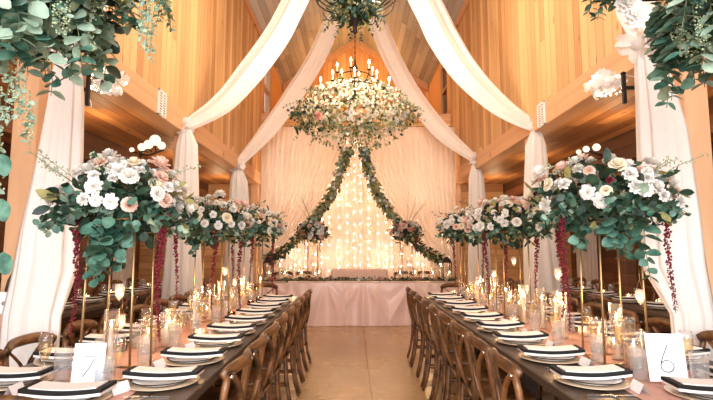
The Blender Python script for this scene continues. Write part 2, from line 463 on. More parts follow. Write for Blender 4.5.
# ------------------------------------------------------------------ prototypes: furniture
def make_chair():
    t = thing('cross_back_chair', '', 'chair')
    W = .2
    mb = MB()                                   # seat: rounded trapezoid with a dished top
    def seat_pt(a, r, z):
        c, s_ = math.cos(a), math.sin(a)
        e = 4.0
        q = (abs(c)**e + abs(s_)**e) ** (-1/e)
        x, y = c*q*r, s_*q*r
        return (x*(.188 + .010*y), y*.2, z)
    n = 24
    rings = [(0,.447),(.6,.447),(.9,.455),(1,.457),(1.02,.447),(1.0,.43),(0,.425)]
    vs = [seat_pt(2*PI*k/n, max(r,1e-4), z) for r, z in rings for k in range(n)]
    fs = [(i*n+k, i*n+(k+1)%n, (i+1)*n+(k+1)%n, (i+1)*n+k) for i in range(len(rings)-1) for k in range(n)]
    mb.add(vs, fs, 0, True); mb.build('seat', m_chair, t)
    for s in (-1, 1):
        mb = MB(); mb.tube([(s*.17,.165,.43),(s*.178,.178,.2),(s*.185,.19,0)], [.019,.017,.014], 8)
        mb.build('leg', m_chair, t)
        mb = MB()                               # rear leg runs up into the back as one bent stick
        pts = [(s*.18,-.27,0),(s*.176,-.235,.12),(s*.172,-.208,.28),(s*.174,-.2,.43),(s*.180,-.208,.56),(s*.185,-.226,.68),(s*.185,-.243,.78),(s*.176,-.255,.845)]
        mb.tube(pts, [.014,.016,.018,.019,.018,.017,.017,.016], 8)
        mb.build('leg', m_chair, t)
    mb = MB()                                   # bent top rail, deep oval section
    pts = []
    for i in range(15):
        u = -1 + 2*i/14
        pts.append((u*.192, -.285 + .05*abs(u)**2.2, .872 - .035*abs(u)**4))
    mb.tube(pts, [.85]+[1.0]*13+[.85], 10, flat=(.031,.018))
    for s in (-1, 1):
        mb.tube([(s*.181,-.262,.838),(s*.181,-.278,.838)], .008, 8, m=1)
    mb.build('top_rail', [m_chair, m_steel], t)
    for s in (-1, 1):                           # the crossed slats
        mb = MB()
        pts = []
        for i in range(9):
            u = i/8
            x = s*(.165 - .33*u); z = .475 + .375*u
            pts.append((x + s*.03*math.sin(2*PI*u)*-1, -.213 - .05*u - .022*math.sin(PI*u) - s*.004, z))
        mb.tube(pts, 1.0, 8, flat=(.006,.015))
        mb.build('cross_slat', m_chair, t)
    mb = MB(); mb.tube([(-.18,-.207,.475),(0,-.215,.472),(.18,-.207,.475)], .011, 8); mb.build('lower_rail', m_chair, t)
    for s in (-1, 1):
        mb = MB(); mb.tube([(s*.18,.17,.2),(s*.183,-.215,.22)], .01, 8); mb.build('stretcher', m_chair, t)
    return t
chair = make_chair()
def put_chair(x, y, rz, label, group): return place(chair, (x, y, 0), rz, label, group)

def farm_table(name, x0, x1, y0, y1, label):
    t = thing(name, label, 'table', ((x0+x1)/2, (y0+y1)/2, 0))
    w = (x1-x0)/2; d = (y1-y0)/2
    mb = MB()
    nb = 6
    for i in range(nb):
        a = -w + 2*w*i/nb; b = -w + 2*w*(i+1)/nb
        mb.box((a+.001, -d, .715), (b-.001, d, .76), ch=.004)
    mb.build('tabletop', m_table, t)
    mb = MB()
    for s in (-1,1):
        mb.box((s*w*.62-.02, -d+.25, .64), (s*w*.62+.02, d-.25, .713), ch=.004)
    for s in (-1,1): mb.box((-w*.62, s*(d-.27)-.02, .64), (w*.62, s*(d-.27)+.02, .713), ch=.004)
    mb.build('apron', m_tleg, t)
    for yy in ([-d+.5, 0, d-.5] if d > 1.5 else [-d+.3, d-.3]):
        mb = MB()
        mb.box((-.06, yy-.06, .06), (.06, yy+.06, .638), ch=.01); mb.box((-w*.33, yy-.05, 0), (w*.33, yy+.05, .07), ch=.015)
        mb.build('trestle_leg', m_tleg, t)
    return t

# ------------------------------------------------------------------ prototypes: tableware
def shell(outer, inner): return outer + inner[::-1]
def make_charger():
    mb = MB(); mb.lathe([(0,.002),(.10,.002),(.115,.004),(.163,.012),(.166,.0135),(.163,.015),(.115,.008),(0,.006)], 32)
    o = mb.build('charger_plate', m_goldd); tag(o, '', 'charger'); return o
def make_plate():
    t = thing('dinner_plate', '', 'plate')
    mb = MB(); mb.lathe([(0,.001),(.085,.001),(.095,.004),(.131,.017),(.131,.021),(.093,.008),(0,.006)], 32); mb.build('dish', m_china, t)
    mb = MB(); mb.lathe([(.131,.0165),(.140,.0205),(.1405,.0225),(.138,.024),(.130,.0215)], 32); mb.build('black_rim', m_blackgl, t)
    return t
def make_napkin():
    t = thing('folded_napkin', '', 'napkin')
    L_, W_ = .168, .062
    def sag(x, y): return .012*(abs(x)/L_)**1.7 + .003*math.sin(9*y+3*x) - .002
    mb = MB(); th = .011
    def lay(z, ml, xs, ys, x_off=0):
        nu, nv = 14, 6
        for side, zz in ((1, z+th), (-1, z)):
            mb.grid(lambda u, v: (x_off+(-1+2*u)*xs, (-1+2*v)*ys, zz + sag((-1+2*u)*L_, (-1+2*v)*W_)), nu, nv, ml)
        for (fa) in (lambda u, v: ((-1+2*u)*xs+x_off, -ys, z + th*v + sag((-1+2*u)*L_, -W_)), lambda u, v: ((1-2*u)*xs+x_off, ys, z + th*v + sag((1-2*u)*L_, W_)),
                     lambda u, v: (-xs+x_off, (1-2*u)*ys, z + th*v + sag(-L_, (1-2*u)*W_)), lambda u, v: (xs+x_off, (-1+2*u)*ys, z + th*v + sag(L_, (-1+2*u)*W_))):
            mb.grid(fa, nu, 1, ml)
    lay(0, 0, L_*.98, W_*.98); mb.build('linen_fold', m_nap, t)
    z1_ = th+.0012; th = .0145
    mb = MB(); lay(z1_, 0, L_, W_); mb.build('black_border', m_black, t)
    mb = MB()
    nu, nv = 14, 6
    xs, ys = L_*.82, W_*.74
    z = z1_ + th + .0004
    mb.grid(lambda u, v: ((-1+2*u)*xs, (-1+2*v)*ys, z+.005 + sag((-1+2*u)*xs, (-1+2*v)*ys)), nu, nv)
    for fa in (lambda u, v: ((-1+2*u)*xs, -ys*1.0, z+.005*v + sag((-1+2*u)*xs, -ys)), lambda u, v: ((1-2*u)*xs, ys, z+.005*v + sag((1-2*u)*xs, ys)),
               lambda u, v: (-xs, (1-2*u)*ys, z+.005*v + sag(-xs, (1-2*u)*ys)), lambda u, v: (xs, (-1+2*u)*ys, z+.005*v + sag(xs, (-1+2*u)*ys))):
        mb.grid(fa, nu, 1)
    mb.build('white_center', m_nap, t)
    return t
def make_flute():
    t = thing('champagne_flute', '', 'glass')
    mb = MB()
    bowl = [(.004,.095),(.012,.105),(.022,.13),(.028,.165),(.029,.2),(.026,.232)]
    mb.lathe([(0,.0),(.034,.0),(.034,.003),(.012,.006),(.0045,.012),(.004,.06)] + bowl + [(r-.0012, z) for r, z in bowl[::-1]], 20)
    mb.build('glass_bowl', m_glass, t)
    mb = MB(); mb.lathe([(0,.101),(.010,.107),(.0205,.131),(.0265,.165),(.0272,.195),(0,.195)], 18); mb.build('champagne', m_champ, t)
    return t
def make_tumbler():
    t = thing('crystal_tumbler', '', 'glass')
    mb = MB(); n = 28
    def wob(i, k): return 1 + (.035 if (1 <= i <= 5 and (k + i) % 2 == 0) else 0)
    prof = [(0,0),(.034,0),(.035,.012),(.0355,.028),(.036,.044),(.0365,.06),(.0375,.1),(.039,.15),(.0375,.15),(.036,.1),(.0335,.012),(0,.01)]
    mb.lathe(prof, n, smooth=False, wob=wob); mb.build('cut_glass', m_crystal, t)
    mb = MB(); mb.lathe([(0,.0125),(.032,.0125),(.0345,.105),(0,.105)], 18); mb.build('water', m_water, t)
    return t
def make_place_card():
    mb = MB()
    w, h = .045, .042
    mb.add([(-w,-.022,0),(w,-.022,0),(w,0,h),(-w,0,h),(-w,.022,0),(w,.022,0)], [(0,1,2,3),(3,2,5,4)])
    mb.add([(-w,-.0205,0),(w,-.0205,0),(w,0,h-.003),(-w,0,h-.003),(-w,.0205,0),(w,.0205,0)], [(3,2,1,0),(4,5,2,3)])
    o = mb.build('place_card', m_white); tag(o, '', 'card'); return o
def make_fork(name='fork'):
    mb = MB()
    mb.box((-.004,-.1,.001),(.004,.03,.004)); mb.box((-.011,.03,.001),(.011,.05,.004))
    for i in range(4): mb.box((-.011+i*.0062,.05,.001),(-.0075+i*.0062,.095,.0035))
    o = mb.build('fork', m_steel); tag(o, '', 'fork'); return o
def make_knife():
    mb = MB(); mb.box((-.0055,-.11,.001),(.0055,.0,.006)); mb.box((-.009,.0,.001),(.009,.1,.003))
    o = mb.build('table_knife', m_steel); tag(o, '', 'knife'); return o
def flame(mb, z, m=0):
    mb.lathe([(0,z),(.0045,z+.005),(.0055,z+.013),(.003,z+.026),(0,z+.038)], 8, m)
def make_pillar():
    t = thing('candle_cylinder', '', 'candle')
    mb = MB(); mb.lathe([(0,0),(.046,0),(.047,.004),(.047,.2),(.0455,.2),(.0455,.006),(0,.006)], 24); mb.build('glass_cylinder', m_glass, t)
    c = MB(); c.lathe([(0,.007),(.034,.007),(.034,.105),(.03,.11),(.012,.104),(0,.103)], 20); cc = c.build('wax_candle', m_candle, t)
    mb = MB(); flame(mb, .112); mb.build('flame', m_flame, cc)
    return t
def make_taper():
    t = thing('tall_candle_hurricane', '', 'candle')
    mb = MB(); mb.lathe([(0,0),(.034,0),(.035,.004),(.035,.31),(.0338,.31),(.0338,.006),(0,.006)], 20); mb.build('glass_cylinder', m_glass, t)
    c = MB(); c.lathe([(0,.007),(.028,.007),(.028,.02),(.0105,.03),(.0105,.215),(.004,.22),(0,.22)], 12); cc = c.build('wax_candle', m_candle, t)
    mb = MB(); flame(mb, .222); mb.build('flame', m_flame, cc)
    return t
def make_votive(name, label, gm, cat='candle'):
    t = thing(name, label, cat)
    mb = MB(); mb.lathe([(0,0),(.026,0),(.031,.006),(.034,.03),(.034,.066),(.0325,.066),(.032,.03),(.028,.008),(0,.006)], 20); mb.build('glass_cup', gm, t)
    c = MB(); c.lathe([(0,.009),(.024,.009),(.026,.03),(0,.03)], 14); cc = c.build('wax_candle', m_candle, t)
    mb = MB(); flame(mb, .032); mb.build('flame', m_flame, cc)
    return t
def make_hanging_votive(drop):
    t = thing('hanging_votive', '', 'candle')
    mb = MB(); mb.lathe([(0,-.07),(.006,-.06),(.018,-.045),(.026,-.02),(.028,.01),(.022,.035),(.021,.035),(.026,.01),(.024,-.02),(.016,-.042),(0,-.05)], 16); mb.build('glass_drop', m_frost, t)
    mb = MB(); mb.tube([(.021,0,.035),(.004,0,.09),(0,0,drop)], .0012, 5); mb.tube([(-.021,0,.035),(-.004,0,.09),(0,0,.1)], .0012, 5); mb.build('wire', m_gold, t)
    mb = MB(); flame(mb, -.035); mb.build('flame', m_flame, t)
    return t
charger, plate, napkin, flute, tumbler = make_charger(), make_plate(), make_napkin(), make_flute(), make_tumbler()
card, fork, knife, pillar, taper = make_place_card(), make_fork(), make_knife(), make_pillar(), make_taper()
ruby = make_votive('red_votive', '', m_redgl); frostv = make_votive('frosted_votive', '', m_frost)

# ------------------------------------------------------------------ prototypes: flowers
def petal(mb, a, r0, z0, L_, w, t0, curl, m=0, nu=3, nv=3, ruf=0.0, rr=None):
    """one petal that starts near the axis, leans out by t0 and curls"""
    rr = rr or R
    ph = rr.random()*6
    ca, sa = math.cos(a), math.sin(a)
    vs = []
    r, z = r0, z0
    for j in range(nv+1):
        v = j/nv
        th = t0 + curl*v
        if j:
            r += L_/nv*math.sin(th); z += L_/nv*math.cos(th)
        ww = w*math.sin(PI*(.14+.72*v))**.8
        for i in range(nu+1):
            u = -1+2*i/nu
            cup = .28*ww*u*u
            x = r - cup*math.cos(th); zz = z + cup*math.sin(th)*.6 + ruf*math.sin(ph+u*4+v*3)*v
            y = u*ww
            vs.append((x*ca - y*sa, x*sa + y*ca, zz))
    Wd = nu+1
    mb.add(vs, [(j*Wd+i, j*Wd+i+1, (j+1)*Wd+i+1, (j+1)*Wd+i) for j in range(nv) for i in range(nu)], m, True)
def rose_mesh(name, mo, mi, seed):
    rr = random.Random(seed); mb = MB()
    for n, r0, z0, L_, w, t0, curl, mm in ((3,.004,.012,.03,.016,.02,-.1,1),(4,.008,.010,.032,.02,.18,-.1,1),(5,.011,.006,.034,.024,.4,.15,0),(6,.012,.0,.038,.027,.7,.5,0),(7,.012,-.006,.042,.03,1.05,.7,0)):
        a0 = rr.random()*6
        for k in range(n):
            petal(mb, a0+2*PI*k/n+rr.uniform(-.1,.1), r0, z0, L_*rr.uniform(.93,1.07), w, t0+rr.uniform(-.06,.06), curl, mm, ruf=.002, rr=rr)
    return mb.mesh(name, [mo, mi])
def ruffle_mesh(name, mo, seed, n=34, size=.05):
    """a loose ruffled bloom of many crisp petals"""
    rr = random.Random(seed); mb = MB()
    for k in range(n):
        e = (k+.5)/n
        petal(mb, k*2.4, .003+.006*e, .012-.016*e, size*rr.uniform(.7,1)*(.6+.4*e), size*.34, .1+1.45*e, .3, 0, 2, 2, ruf=.006, rr=rr)
    return mb.mesh(name, [mo])
m_rose_i = mat('blush_heart_petal', (238,200,180), .6, var=.1, trans=.25)
ROSES = {
 'white_rose': rose_mesh('white_rose', m_rose_w, m_rose_w, 1),
 'blush_rose': rose_mesh('blush_rose', m_rose_b, m_rose_i, 2),
 'cream_rose': rose_mesh('cream_rose', m_rose_c, m_rose_c, 3),
 'white_stock': ruffle_mesh('white_stock', m_rose_w, 4),
 'burgundy_dahlia': ruffle_mesh('burgundy_dahlia', m_rose_d, 5, 30, .034),
 'pink_rose': rose_mesh('pink_rose', m_rose_p, m_rose_p, 6),
}
def leaf(mb, p, d, nrm, L_, W_, m, fold=.15, tip=.0):
    """a leaf blade from p along d"""
    p = Vector(p); d = Vector(d).normalized(); n = Vector(nrm); n = (n - d*n.dot(d))
    n = n.normalized() if n.length > 1e-4 else d.orthogonal().normalized()
    s = d.cross(n)
    prof = ((0,.08),(.22,.78),(.5,1.0),(.78,.76),(1.0,.06 if tip else .22))
    vs = []
    for v, w in prof:
        c = p + d*(L_*v) - n*(L_*.16*v*v)
        vs.append(c - s*W_*w + n*(W_*w*fold)); vs.append(c); vs.append(c + s*W_*w + n*(W_*w*fold))
    fs = []
    for j in range(4):
        fs += [(j*3,j*3+1,j*3+4,j*3+3),(j*3+1,j*3+2,j*3+5,j*3+4)]
    mb.add(vs, fs, m, True)
def rvec(rr=R):
    while True:
        v = Vector((rr.uniform(-1,1), rr.uniform(-1,1), rr.uniform(-1,1)))
        if .05 < v.length < 1: return v.normalized()
def spray(mb, pts, n, L_, aspect, mats, stem_m, rr, pair=True, tip=0, sr=.0018, taper_=.5, start=.1):
    """leaves in pairs along a curved stem"""
    pts = [Vector(p) for p in pts]
    mb.tube(pts, sr, 4, stem_m, cap=False)
    seg = [(pts[i+1]-pts[i]).length for i in range(len(pts)-1)]; tot = sum(seg)
    for k in range(n):
        t = (start + (1-start)*(k+.5)/n)*tot
        i = 0
        while i < len(seg)-1 and t > seg[i]: t -= seg[i]; i += 1
        p = pts[i].lerp(pts[i+1], min(t/seg[i],1)); d = (pts[i+1]-pts[i]).normalized()
        o = d.orthogonal().normalized(); o = Matrix.Rotation(k*2.0+rr.uniform(-.4,.4), 3, d) @ o
        l = L_*(1 - taper_*k/n)*rr.uniform(.8,1.15)
        for s in ((1,-1) if pair else (1,)):
            leaf(mb, p, (o*s + d*rr.uniform(.1,.7)), rvec(rr)*.5 + Vector((0,-.5,.6)), l, l*aspect, rr.choice(mats), tip=tip)
LM = [LEAF['teal'], LEAF['dark'], LEAF['pale'], LEAF['olive'], LEAF['stem'], m_berry]
def curve_pts(p, d, L_, droop, n=6, wig=.0, rr=R):
    p = Vector(p); d = Vector(d).normalized(); out = [p.copy()]
    for i in range(n):
        d = (d + Vector((rr.uniform(-wig,wig), rr.uniform(-wig,wig), -droop + rr.uniform(-wig,wig)))).normalized()
        p = p + d*(L_/n); out.append(p.copy())
    return out
def mass(mb, c, rx, ry, rz, n, L_, aspect, mats, rr, lo=.5, tip=0, drop=.0):
    """leaves clustered through an ellipsoid, pointing outward"""
    c = Vector(c)
    for k in range(n):
        v = rvec(rr); t = rr.uniform(lo, 1.0)
        p = c + Vector((v.x*rx*t, v.y*ry*t, v.z*rz*t))
        d = v + rvec(rr)*.8 + Vector((0,0,-drop))
        l = L_*rr.uniform(.65,1.2)
        leaf(mb, p, d, rvec(rr)+v, l, l*aspect, rr.choice(mats), tip=tip)

def rose_set(t, c, rx, ry, rz, n, rr, kinds, zmin=-.25, smin=.85, smax=1.35, avoid_back=False, bias=None):
    """blooms spread over the upper half of an ellipsoid, not too near each other"""
    c = Vector(c); got = []
    tries = 0
    while len(got) < n and tries < n*60:
        tries += 1
        v = rvec(rr)
        if v.z < zmin: continue
        if bias and rr.random() > bias(v): continue
        p = c + Vector((v.x*rx, v.y*ry, v.z*rz))*rr.uniform(.88,1.08)
        if any((p-q).length < .045 for q in got): continue
        got.append(p)
        q = (v + Vector((0,0,.25)) + rvec(rr)*.25).normalized().to_track_quat('Z','Y')
        kname = rr.choice(kinds)
        s_ = rr.uniform(smin, smax)
        put(kname, ROSES[kname], t, Matrix.LocRotScale(p, q, (s_,s_,s_)))
def amaranth(t, p, length, rr, r=.019, lean=(0,0)):
    mb = MB(); p = Vector(p)
    n = int(length/.011)
    pts = []
    for i in range(9):
        u = i/8; pts.append(p + Vector((lean[0]*u + .012*math.sin(5*u+p.x*9), lean[1]*u, -length*u)))
    mb.tube(pts, .0018, 4)
    for i in range(n):
        u = i/n; k = min(int(u*8), 7); q = pts[k].lerp(pts[k+1], u*8-k)
        rad_ = r*(1.15 - .65*u)
        for _ in range(4):
            o = rvec(rr)*rad_*rr.uniform(.5,1.15)
            mb.blob(q+o, rad_*rr.uniform(.3,.55))
    mb.build('amaranth_strand', m_amar, t)

def flower_stand(x, y, h, label, group='gold flower stands on the long tables', z0=.7625, w=.12):
    t = thing('gold_flower_stand', label, 'stand', (x, y, z0), 0, group)
    mb = MB()
    for a, b in (((-1,-1),(1,-1)),((1,-1),(1,1)),((1,1),(-1,1)),((-1,1),(-1,-1))):
        mb.tube([(a[0]*w,a[1]*w,.006),(b[0]*w,b[1]*w,.006)], .006, 6)
    mb.build('base_frame', m_gold, t)
    for sx in (-1,1):
        for sy in (-1,1):
            mb = MB(); mb.tube([(sx*w,sy*w,.006),(sx*w*.92,sy*w*.92,h)], .0062, 8); mb.build('leg', m_gold, t)
    mb = MB()
    for a, b in (((-1,-1),(1,-1)),((1,-1),(1,1)),((1,1),(-1,1)),((-1,1),(-1,-1))):
        mb.tube([(a[0]*w*.92,a[1]*w*.92,h),(b[0]*w*.92,b[1]*w*.92,h)], .006, 6)
    mb.box((-w*.9,-w*.9,h-.004),(w*.9,w*.9,h+.002))
    mb.build('top_tray', m_gold, t)
    return t

def arrangement(x, y, z, label, seed, rx=.4, ry=.36, rz=.2, near=True, trail=(), strands=(), blooms=46, warm=.2, rose_bias=None):
    rr = random.Random(seed)
    t = thing('flower_arrangement', label, 'flowers', (x, y, z), 0, 'tall floral arrangements on the long tables')
    mb = MB()
    L_ = .062 if near else .055
    mass(mb, (0,0,.0), rx, ry, rz*.9, 420, L_, .42, [0,1,1,1,1,2] if near else [1,1,1,0], rr, .3)
    mass(mb, (0,0,.02), rx*1.08, ry*1.05, rz*1.05, 120, L_*1.3, .26, [1,1,3] , rr, .5, tip=1)
    for k in range(22):                        # silver-dollar sprays radiating from the middle
        a = 2*PI*k/22 + rr.uniform(-.2,.2)
        d = Vector((math.cos(a)*1.2, math.sin(a)*1.0, rr.uniform(-.35,.3)))
        spray(mb, curve_pts((math.cos(a)*rx*.4, math.sin(a)*ry*.4, 0), d, rr.uniform(.2,.3), .13, 6, .05, rr), 7, L_*1.0, .46, [0,0,1,2], 4, rr)
    for (tx, ty, ln) in trail:             # trailing eucalyptus below
        spray(mb, curve_pts((tx, ty, -.08), (tx*.5, ty*.5, -.6), ln, .35, 7, .1, rr), 8, L_*1.45, .47, [0,0,0,1], 4, rr, start=.05)
    for k in range(7):                         # seeded sprigs
        a = rr.uniform(0, 2*PI); pts = curve_pts((math.cos(a)*rx*.7, math.sin(a)*ry*.7, .1), (math.cos(a), math.sin(a), .7), rr.uniform(.16,.26), .05, 5, .1, rr)
        mb.tube(pts, .0013, 4, 4)
        for q in pts[2:]:
            for _ in range(5): mb.blob(q + rvec(rr)*.018, .006, 5 if near else 1)
    mb.build('foliage', LM, t)
    kinds = ['white_rose']*6 + ['white_stock']*13 + ['cream_rose']*3 + ['blush_rose']*(1+int(warm*8)) + ['burgundy_dahlia']*1
    rose_set(t, (0,0,.02), rx*.98, ry*.98, rz*1.05, int(blooms*1.5), rr, kinds, bias=rose_bias, smin=.55, smax=.9)
    rose_set(t, (0,0,.03), rx*1.02, ry*1.02, rz*1.1, 3, rr, ['white_rose','blush_rose','white_stock'], bias=rose_bias, smin=.95, smax=1.15)
    for (sx, sy, ln) in strands: amaranth(t, (sx, sy, -.06), ln, rr)
    return t

# ------------------------------------------------------------------ the two long tables
TL = (-.69-1.08+CX, -.69+CX, 1.86, 6.25)
TR = (.92+CX, .92+1.09+CX, 1.90, 6.25)
farm_table('farm_table', *TL, 'long dark wood farm table on the left of the aisle, bearing the number 7 card')
farm_table('farm_table', *TR, 'long dark wood farm table on the right of the aisle, bearing the number 6 card')
TOP = .7605
def runner(t, side, label):
    x = (t[0]+t[1])/2; rr = random.Random(3 if side == 'left' else 4)
    w = .27
    mb = MB()
    def fn(u, v):
        y = t[2]-.006 + (t[3]-t[2]+.012)*v
        xx = x + (-1+2*u)*w + .02*math.sin(y*3.1+u*2)
        z = TOP + .0012 + .0016*(1+math.sin(y*9+u*7)*math.sin(u*11+y*2))
        return (xx, y, z)
    mb.grid(fn, 16, 120)
    def over(u, v):
        return (x + (-1+2*u)*w + .02*math.sin((t[2])*3.1+u*2), t[2]-.006-.004*math.sin(u*14)*v, TOP+.0028 - .26*v)
    mb.grid(over, 16, 6)
    o = mb.build('table_runner', m_runner); tag(o, label, 'table runner')
runner(TL, 'left', 'dusty rose gauze runner down the middle of the left table')
runner(TR, 'right', 'dusty rose gauze runner down the middle of the right table')

RUN = TOP + .0045
OCC = []
def free(x, y, r_): return all(math.hypot(x-a, y-b) > r_+c+.004 for a, b, c in OCC)
def setting(x, y, ang, where, grp, small=False, spots=None):
    """one cover: ang turns the local +Y towards the table's middle"""
    rr = random.Random(int((x*131+y*977)*100) & 0xffff)
    c, s = math.cos(ang), math.sin(ang)
    def W(u, v): return (x + u*c - v*s, y + u*s + v*c)
    jx = rr.uniform(-.008, .008); OCC.append((x, y, .168))
    place(charger, (*W(0,0), TOP+.0006), ang, 'pale gold charger plate, ' + where, 'chargers ' + grp)
    place(plate, (*W(0,0), TOP+.0075), ang, 'black-rimmed white plate, ' + where, 'plates ' + grp)
    q = place(napkin, (*W(0,jx), TOP+.0315), (ang + PI/2 if abs(ang) > .1 else 0) + rr.uniform(-.09,.09), 'black-bordered white folded napkin, ' + where, 'napkins ' + grp)
    if small: return
    f = W(-.205, -.01); place(fork, (*f, TOP), ang, 'silver dinner fork, ' + where, 'forks ' + grp)
    f = W(.205, -.01); place(knife, (*f, TOP), ang, 'silver table knife, ' + where, 'knives ' + grp)
    tc_s = 1 if ang < 0 else -1      # glasses stand on the near side of each plate
    f = W(tc_s*.165+rr.uniform(-.02,.02), .13+rr.uniform(-.01,.01)); place(card, (*f, RUN-.001), ang + PI + rr.uniform(-.4,.4), 'small white tented place card, ' + where, 'place cards ' + grp)
    f = W(tc_s*.10+rr.uniform(-.02,.02), .225+rr.uniform(-.015,.02)); f = spots[0] if spots else f; OCC.append((*f[:2], .04)); f = f[:2]; place(tumbler, (*f, RUN), rr.uniform(0,6), 'cut crystal water tumbler, ' + where, 'tumblers ' + grp)
    f = W(tc_s*.0+rr.uniform(-.015,.015), .235+rr.uniform(-.015,.015)); f = spots[1] if spots else f; OCC.append((*f[:2], .036)); f = f[:2]; place(flute, (*f, RUN), 0, 'flute of pale champagne, ' + where, 'flutes ' + grp)

def S(px, py):
    p = P(px, py, 1.0); k_ = (CAM_H-RUN)/(CAM_H-p.z); return (CX+(p.x-CX)*k_, k_)
SPOTS = {('L',True,0): (S(103,392), S(117,389)), ('R',True,0): (S(640,380), S(621,364)), ('L',False,0): (S(62,381), S(43,384))}
STEP = {'L': .432, 'R': .465}
for key, t, num in (('L', TL, 'left'), ('R', TR, 'right')):
    for inner in (True, False):
        aisle = inner
        xin = t[1] if (key == 'L') == inner else t[0]
        sgn = -1 if (key == 'L') == inner else 1           # from that edge towards the middle
        n = 9
        for i in range(n):
            y = 2.29 + i*STEP[key]
            if y > t[3]-.2: continue
            side = 'aisle side' if inner else 'outer side'
            where = '%s on the %s, %s table' % (ORD[i], side, num)
            setting(xin + sgn*.195, y, -PI/2 if sgn > 0 else PI/2, where, '%s of the %s table' % (side, num), spots=SPOTS.get((key, inner, i)))
            if key == 'L': cx = -.50-.285+CX+.025*0 if inner else -1.85+.285+CX
            else: cx = .675+.285+CX if inner else 2.165-.285+CX
            # the chair's back is at local -Y
            rz = (PI/2 if (key == 'L') == inner else -PI/2)
            if key == 'R' and not inner and i > 6: continue
            rr = random.Random(i*7 + inner*3 + (key == 'L'))
            put_chair(cx, y + (.0 if inner else .04 + (.06 if i > 1 else -.02)), rz + rr.uniform(-.05,.05), 'brown cross-back chair, %s' % where, 'cross-back chairs on the %s of the %s table' % (side, num))
    xm = (t[0]+t[1])/2
    setting(xm + (.05 if key == 'R' else .06), t[2]+.175, 0, 'at the near end, %s table' % num, 'at the near end of the %s table' % num, small=True)
    put_chair(xm + (-.02 if key == 'L' else .03), t[2]+.06, 0, 'brown wooden cross-back chair at the near end of the %s table' % num, 'cross-back chairs at the table ends')
    put_chair(xm - (.0 if key == 'L' else .06), t[3]+.13, PI, 'brown wooden cross-back chair at the far end of the %s table' % num, 'cross-back chairs at the table ends')

# table number cards in little gold feet
def number_card(num, x, y, rz, w, h, label):
    t = thing('table_number_card', label, 'table number', (x, y, RUN), rz)
    M = Matrix.Rotation(rad(-9), 4, 'X')
    mb = MB(); mb.box((-w/2,-.0012,.008),(w/2,.0012,.008+h), M=M); mb.build('card', m_white, t)
    def stroke(pts, r, wd=.0022):
        mb = MB(); mb.tube([M @ Vector((px*w, -.0016, .008+pz*h)) for px, pz in pts], wd, 6, flat=(1,.35) if 0 else None); return mb
    if num == '7': pts = [(-.16,.68),(.0,.68),(.2,.68),(.14,.57),(.02,.40),(-.1,.27),(-.14,.22)]
    else:
        pts = [(.06,.76),(.0,.66),(-.08,.53),(-.15,.40),(-.17,.32)]
        pts += [(.17*-math.cos(a)*1.0, .32 - .12*math.sin(a)) for a in [PI*2*k/20 for k in range(1, 20)]] + [(-.17,.32)]
    st = stroke(pts, .0044); st.build('numeral', m_ink, t)
    mb = MB(); mb.box((-.014,-.016,0),(.014,-.004,.02), M=None, ch=.002); mb.box((-.014,.004,0),(.014,.016,.02), ch=.002); mb.box((-.014,-.005,0),(.014,.005,.007)); mb.build('foot', m_candle, t)
p = P(82,387,2.17); number_card('7', p.x, 2.2, rad(4), .137, .185, 'white table card printed with a thin black 7, on the left table')
p = P(671,381,2.24); number_card('6', p.x+.0, 2.25, rad(-7), .168, .215, 'white table card printed with a thin black 6, on the right table')

# ------------------------------------------------------------------ candles down the middle
LIGHTS = []
def light(name, typ, loc, energy, color, **kw):
    d = bpy.data.lights.new(name, typ); d.energy = energy; d.color = color
    for k_, v_ in kw.items(): setattr(d, k_, v_)
    o = bpy.data.objects.new(name, d); COL.objects.link(o); o.location = loc
    return o
WARM = (1.0,.60,.29)
for key, t, num in (('L', TL, 'left'), ('R', TR, 'right')):
    rr = random.Random(11 if key == 'L' else 12)
    xm = (t[0]+t[1])/2
    stands = [2.45, 4.2, 5.8] if key == 'L' else [2.72, 4.4, 5.9]
    yy = t[2]+.62; i = 0; cnt = {}
    while yy < t[3]-.1:
        for dx in ((-.10, .09) if i % 2 else (.0,)):
            x = xm + dx + rr.uniform(-.025,.025); y = yy + rr.uniform(-.03,.03)
            for sy in stands:                              # keep clear of the stands' frames
                if abs(x-xm) < .185 and abs(y-sy) < .185: x = xm + max(-.055, min(.055, x-xm)); y = sy + max(-.055, min(.055, y-sy))
            if not free(x, y, .048):
                x = xm + (x-xm)*.4
                if not free(x, y, .048): continue
            OCC.append((x, y, .048))
            kind_ = (pillar, taper, pillar, taper, taper)[rr.randrange(5)]
            nm = 'ivory pillar candle in a glass cylinder' if kind_ is pillar else 'slim ivory candle in a tall glass cylinder'
            c_ = cnt[nm] = cnt.get(nm, 0) + 1
            place(kind_, (x, y, RUN), rr.uniform(0,6), '%s, %s along the %s table' % (nm, ORD[c_-1], num), 'candles on the %s table' % num)
        for dx in (-.2, .2):
            vx, vy = xm+dx*.8+rr.uniform(-.02,.02), yy+.08+rr.uniform(-.04,.04)
            if rr.random() < .75 and free(vx, vy, .036) and not any(abs(abs(vx-xm)-.12) < .05 and abs(vy-q) < .17 or abs(abs(vy-q)-.12) < .05 and abs(vx-xm) < .17 for q in stands):
                OCC.append((vx, vy, .036))
                kv = ruby if rr.random() < .55 else frostv
                nm = 'small dark red glass votive' if kv is ruby else 'small frosted glass votive'
                sd = 'aisle half' if (dx > 0) == (key == 'L') else 'outer half'
                c_ = cnt[nm+sd] = cnt.get(nm+sd, 0) + 1
                place(kv, (vx, vy, RUN), 0, '%s, %s on the %s, %s table' % (nm, ORD[c_-1], sd, num), 'votives on the %s table' % num)
        if i % 3 == 1:
            light('candle_light', 'POINT', (xm, yy+.05, 1.08), CANDLE_W if 'CANDLE_W' in globals() else 3.4, WARM, shadow_soft_size=.05)
        yy += .21; i += 1

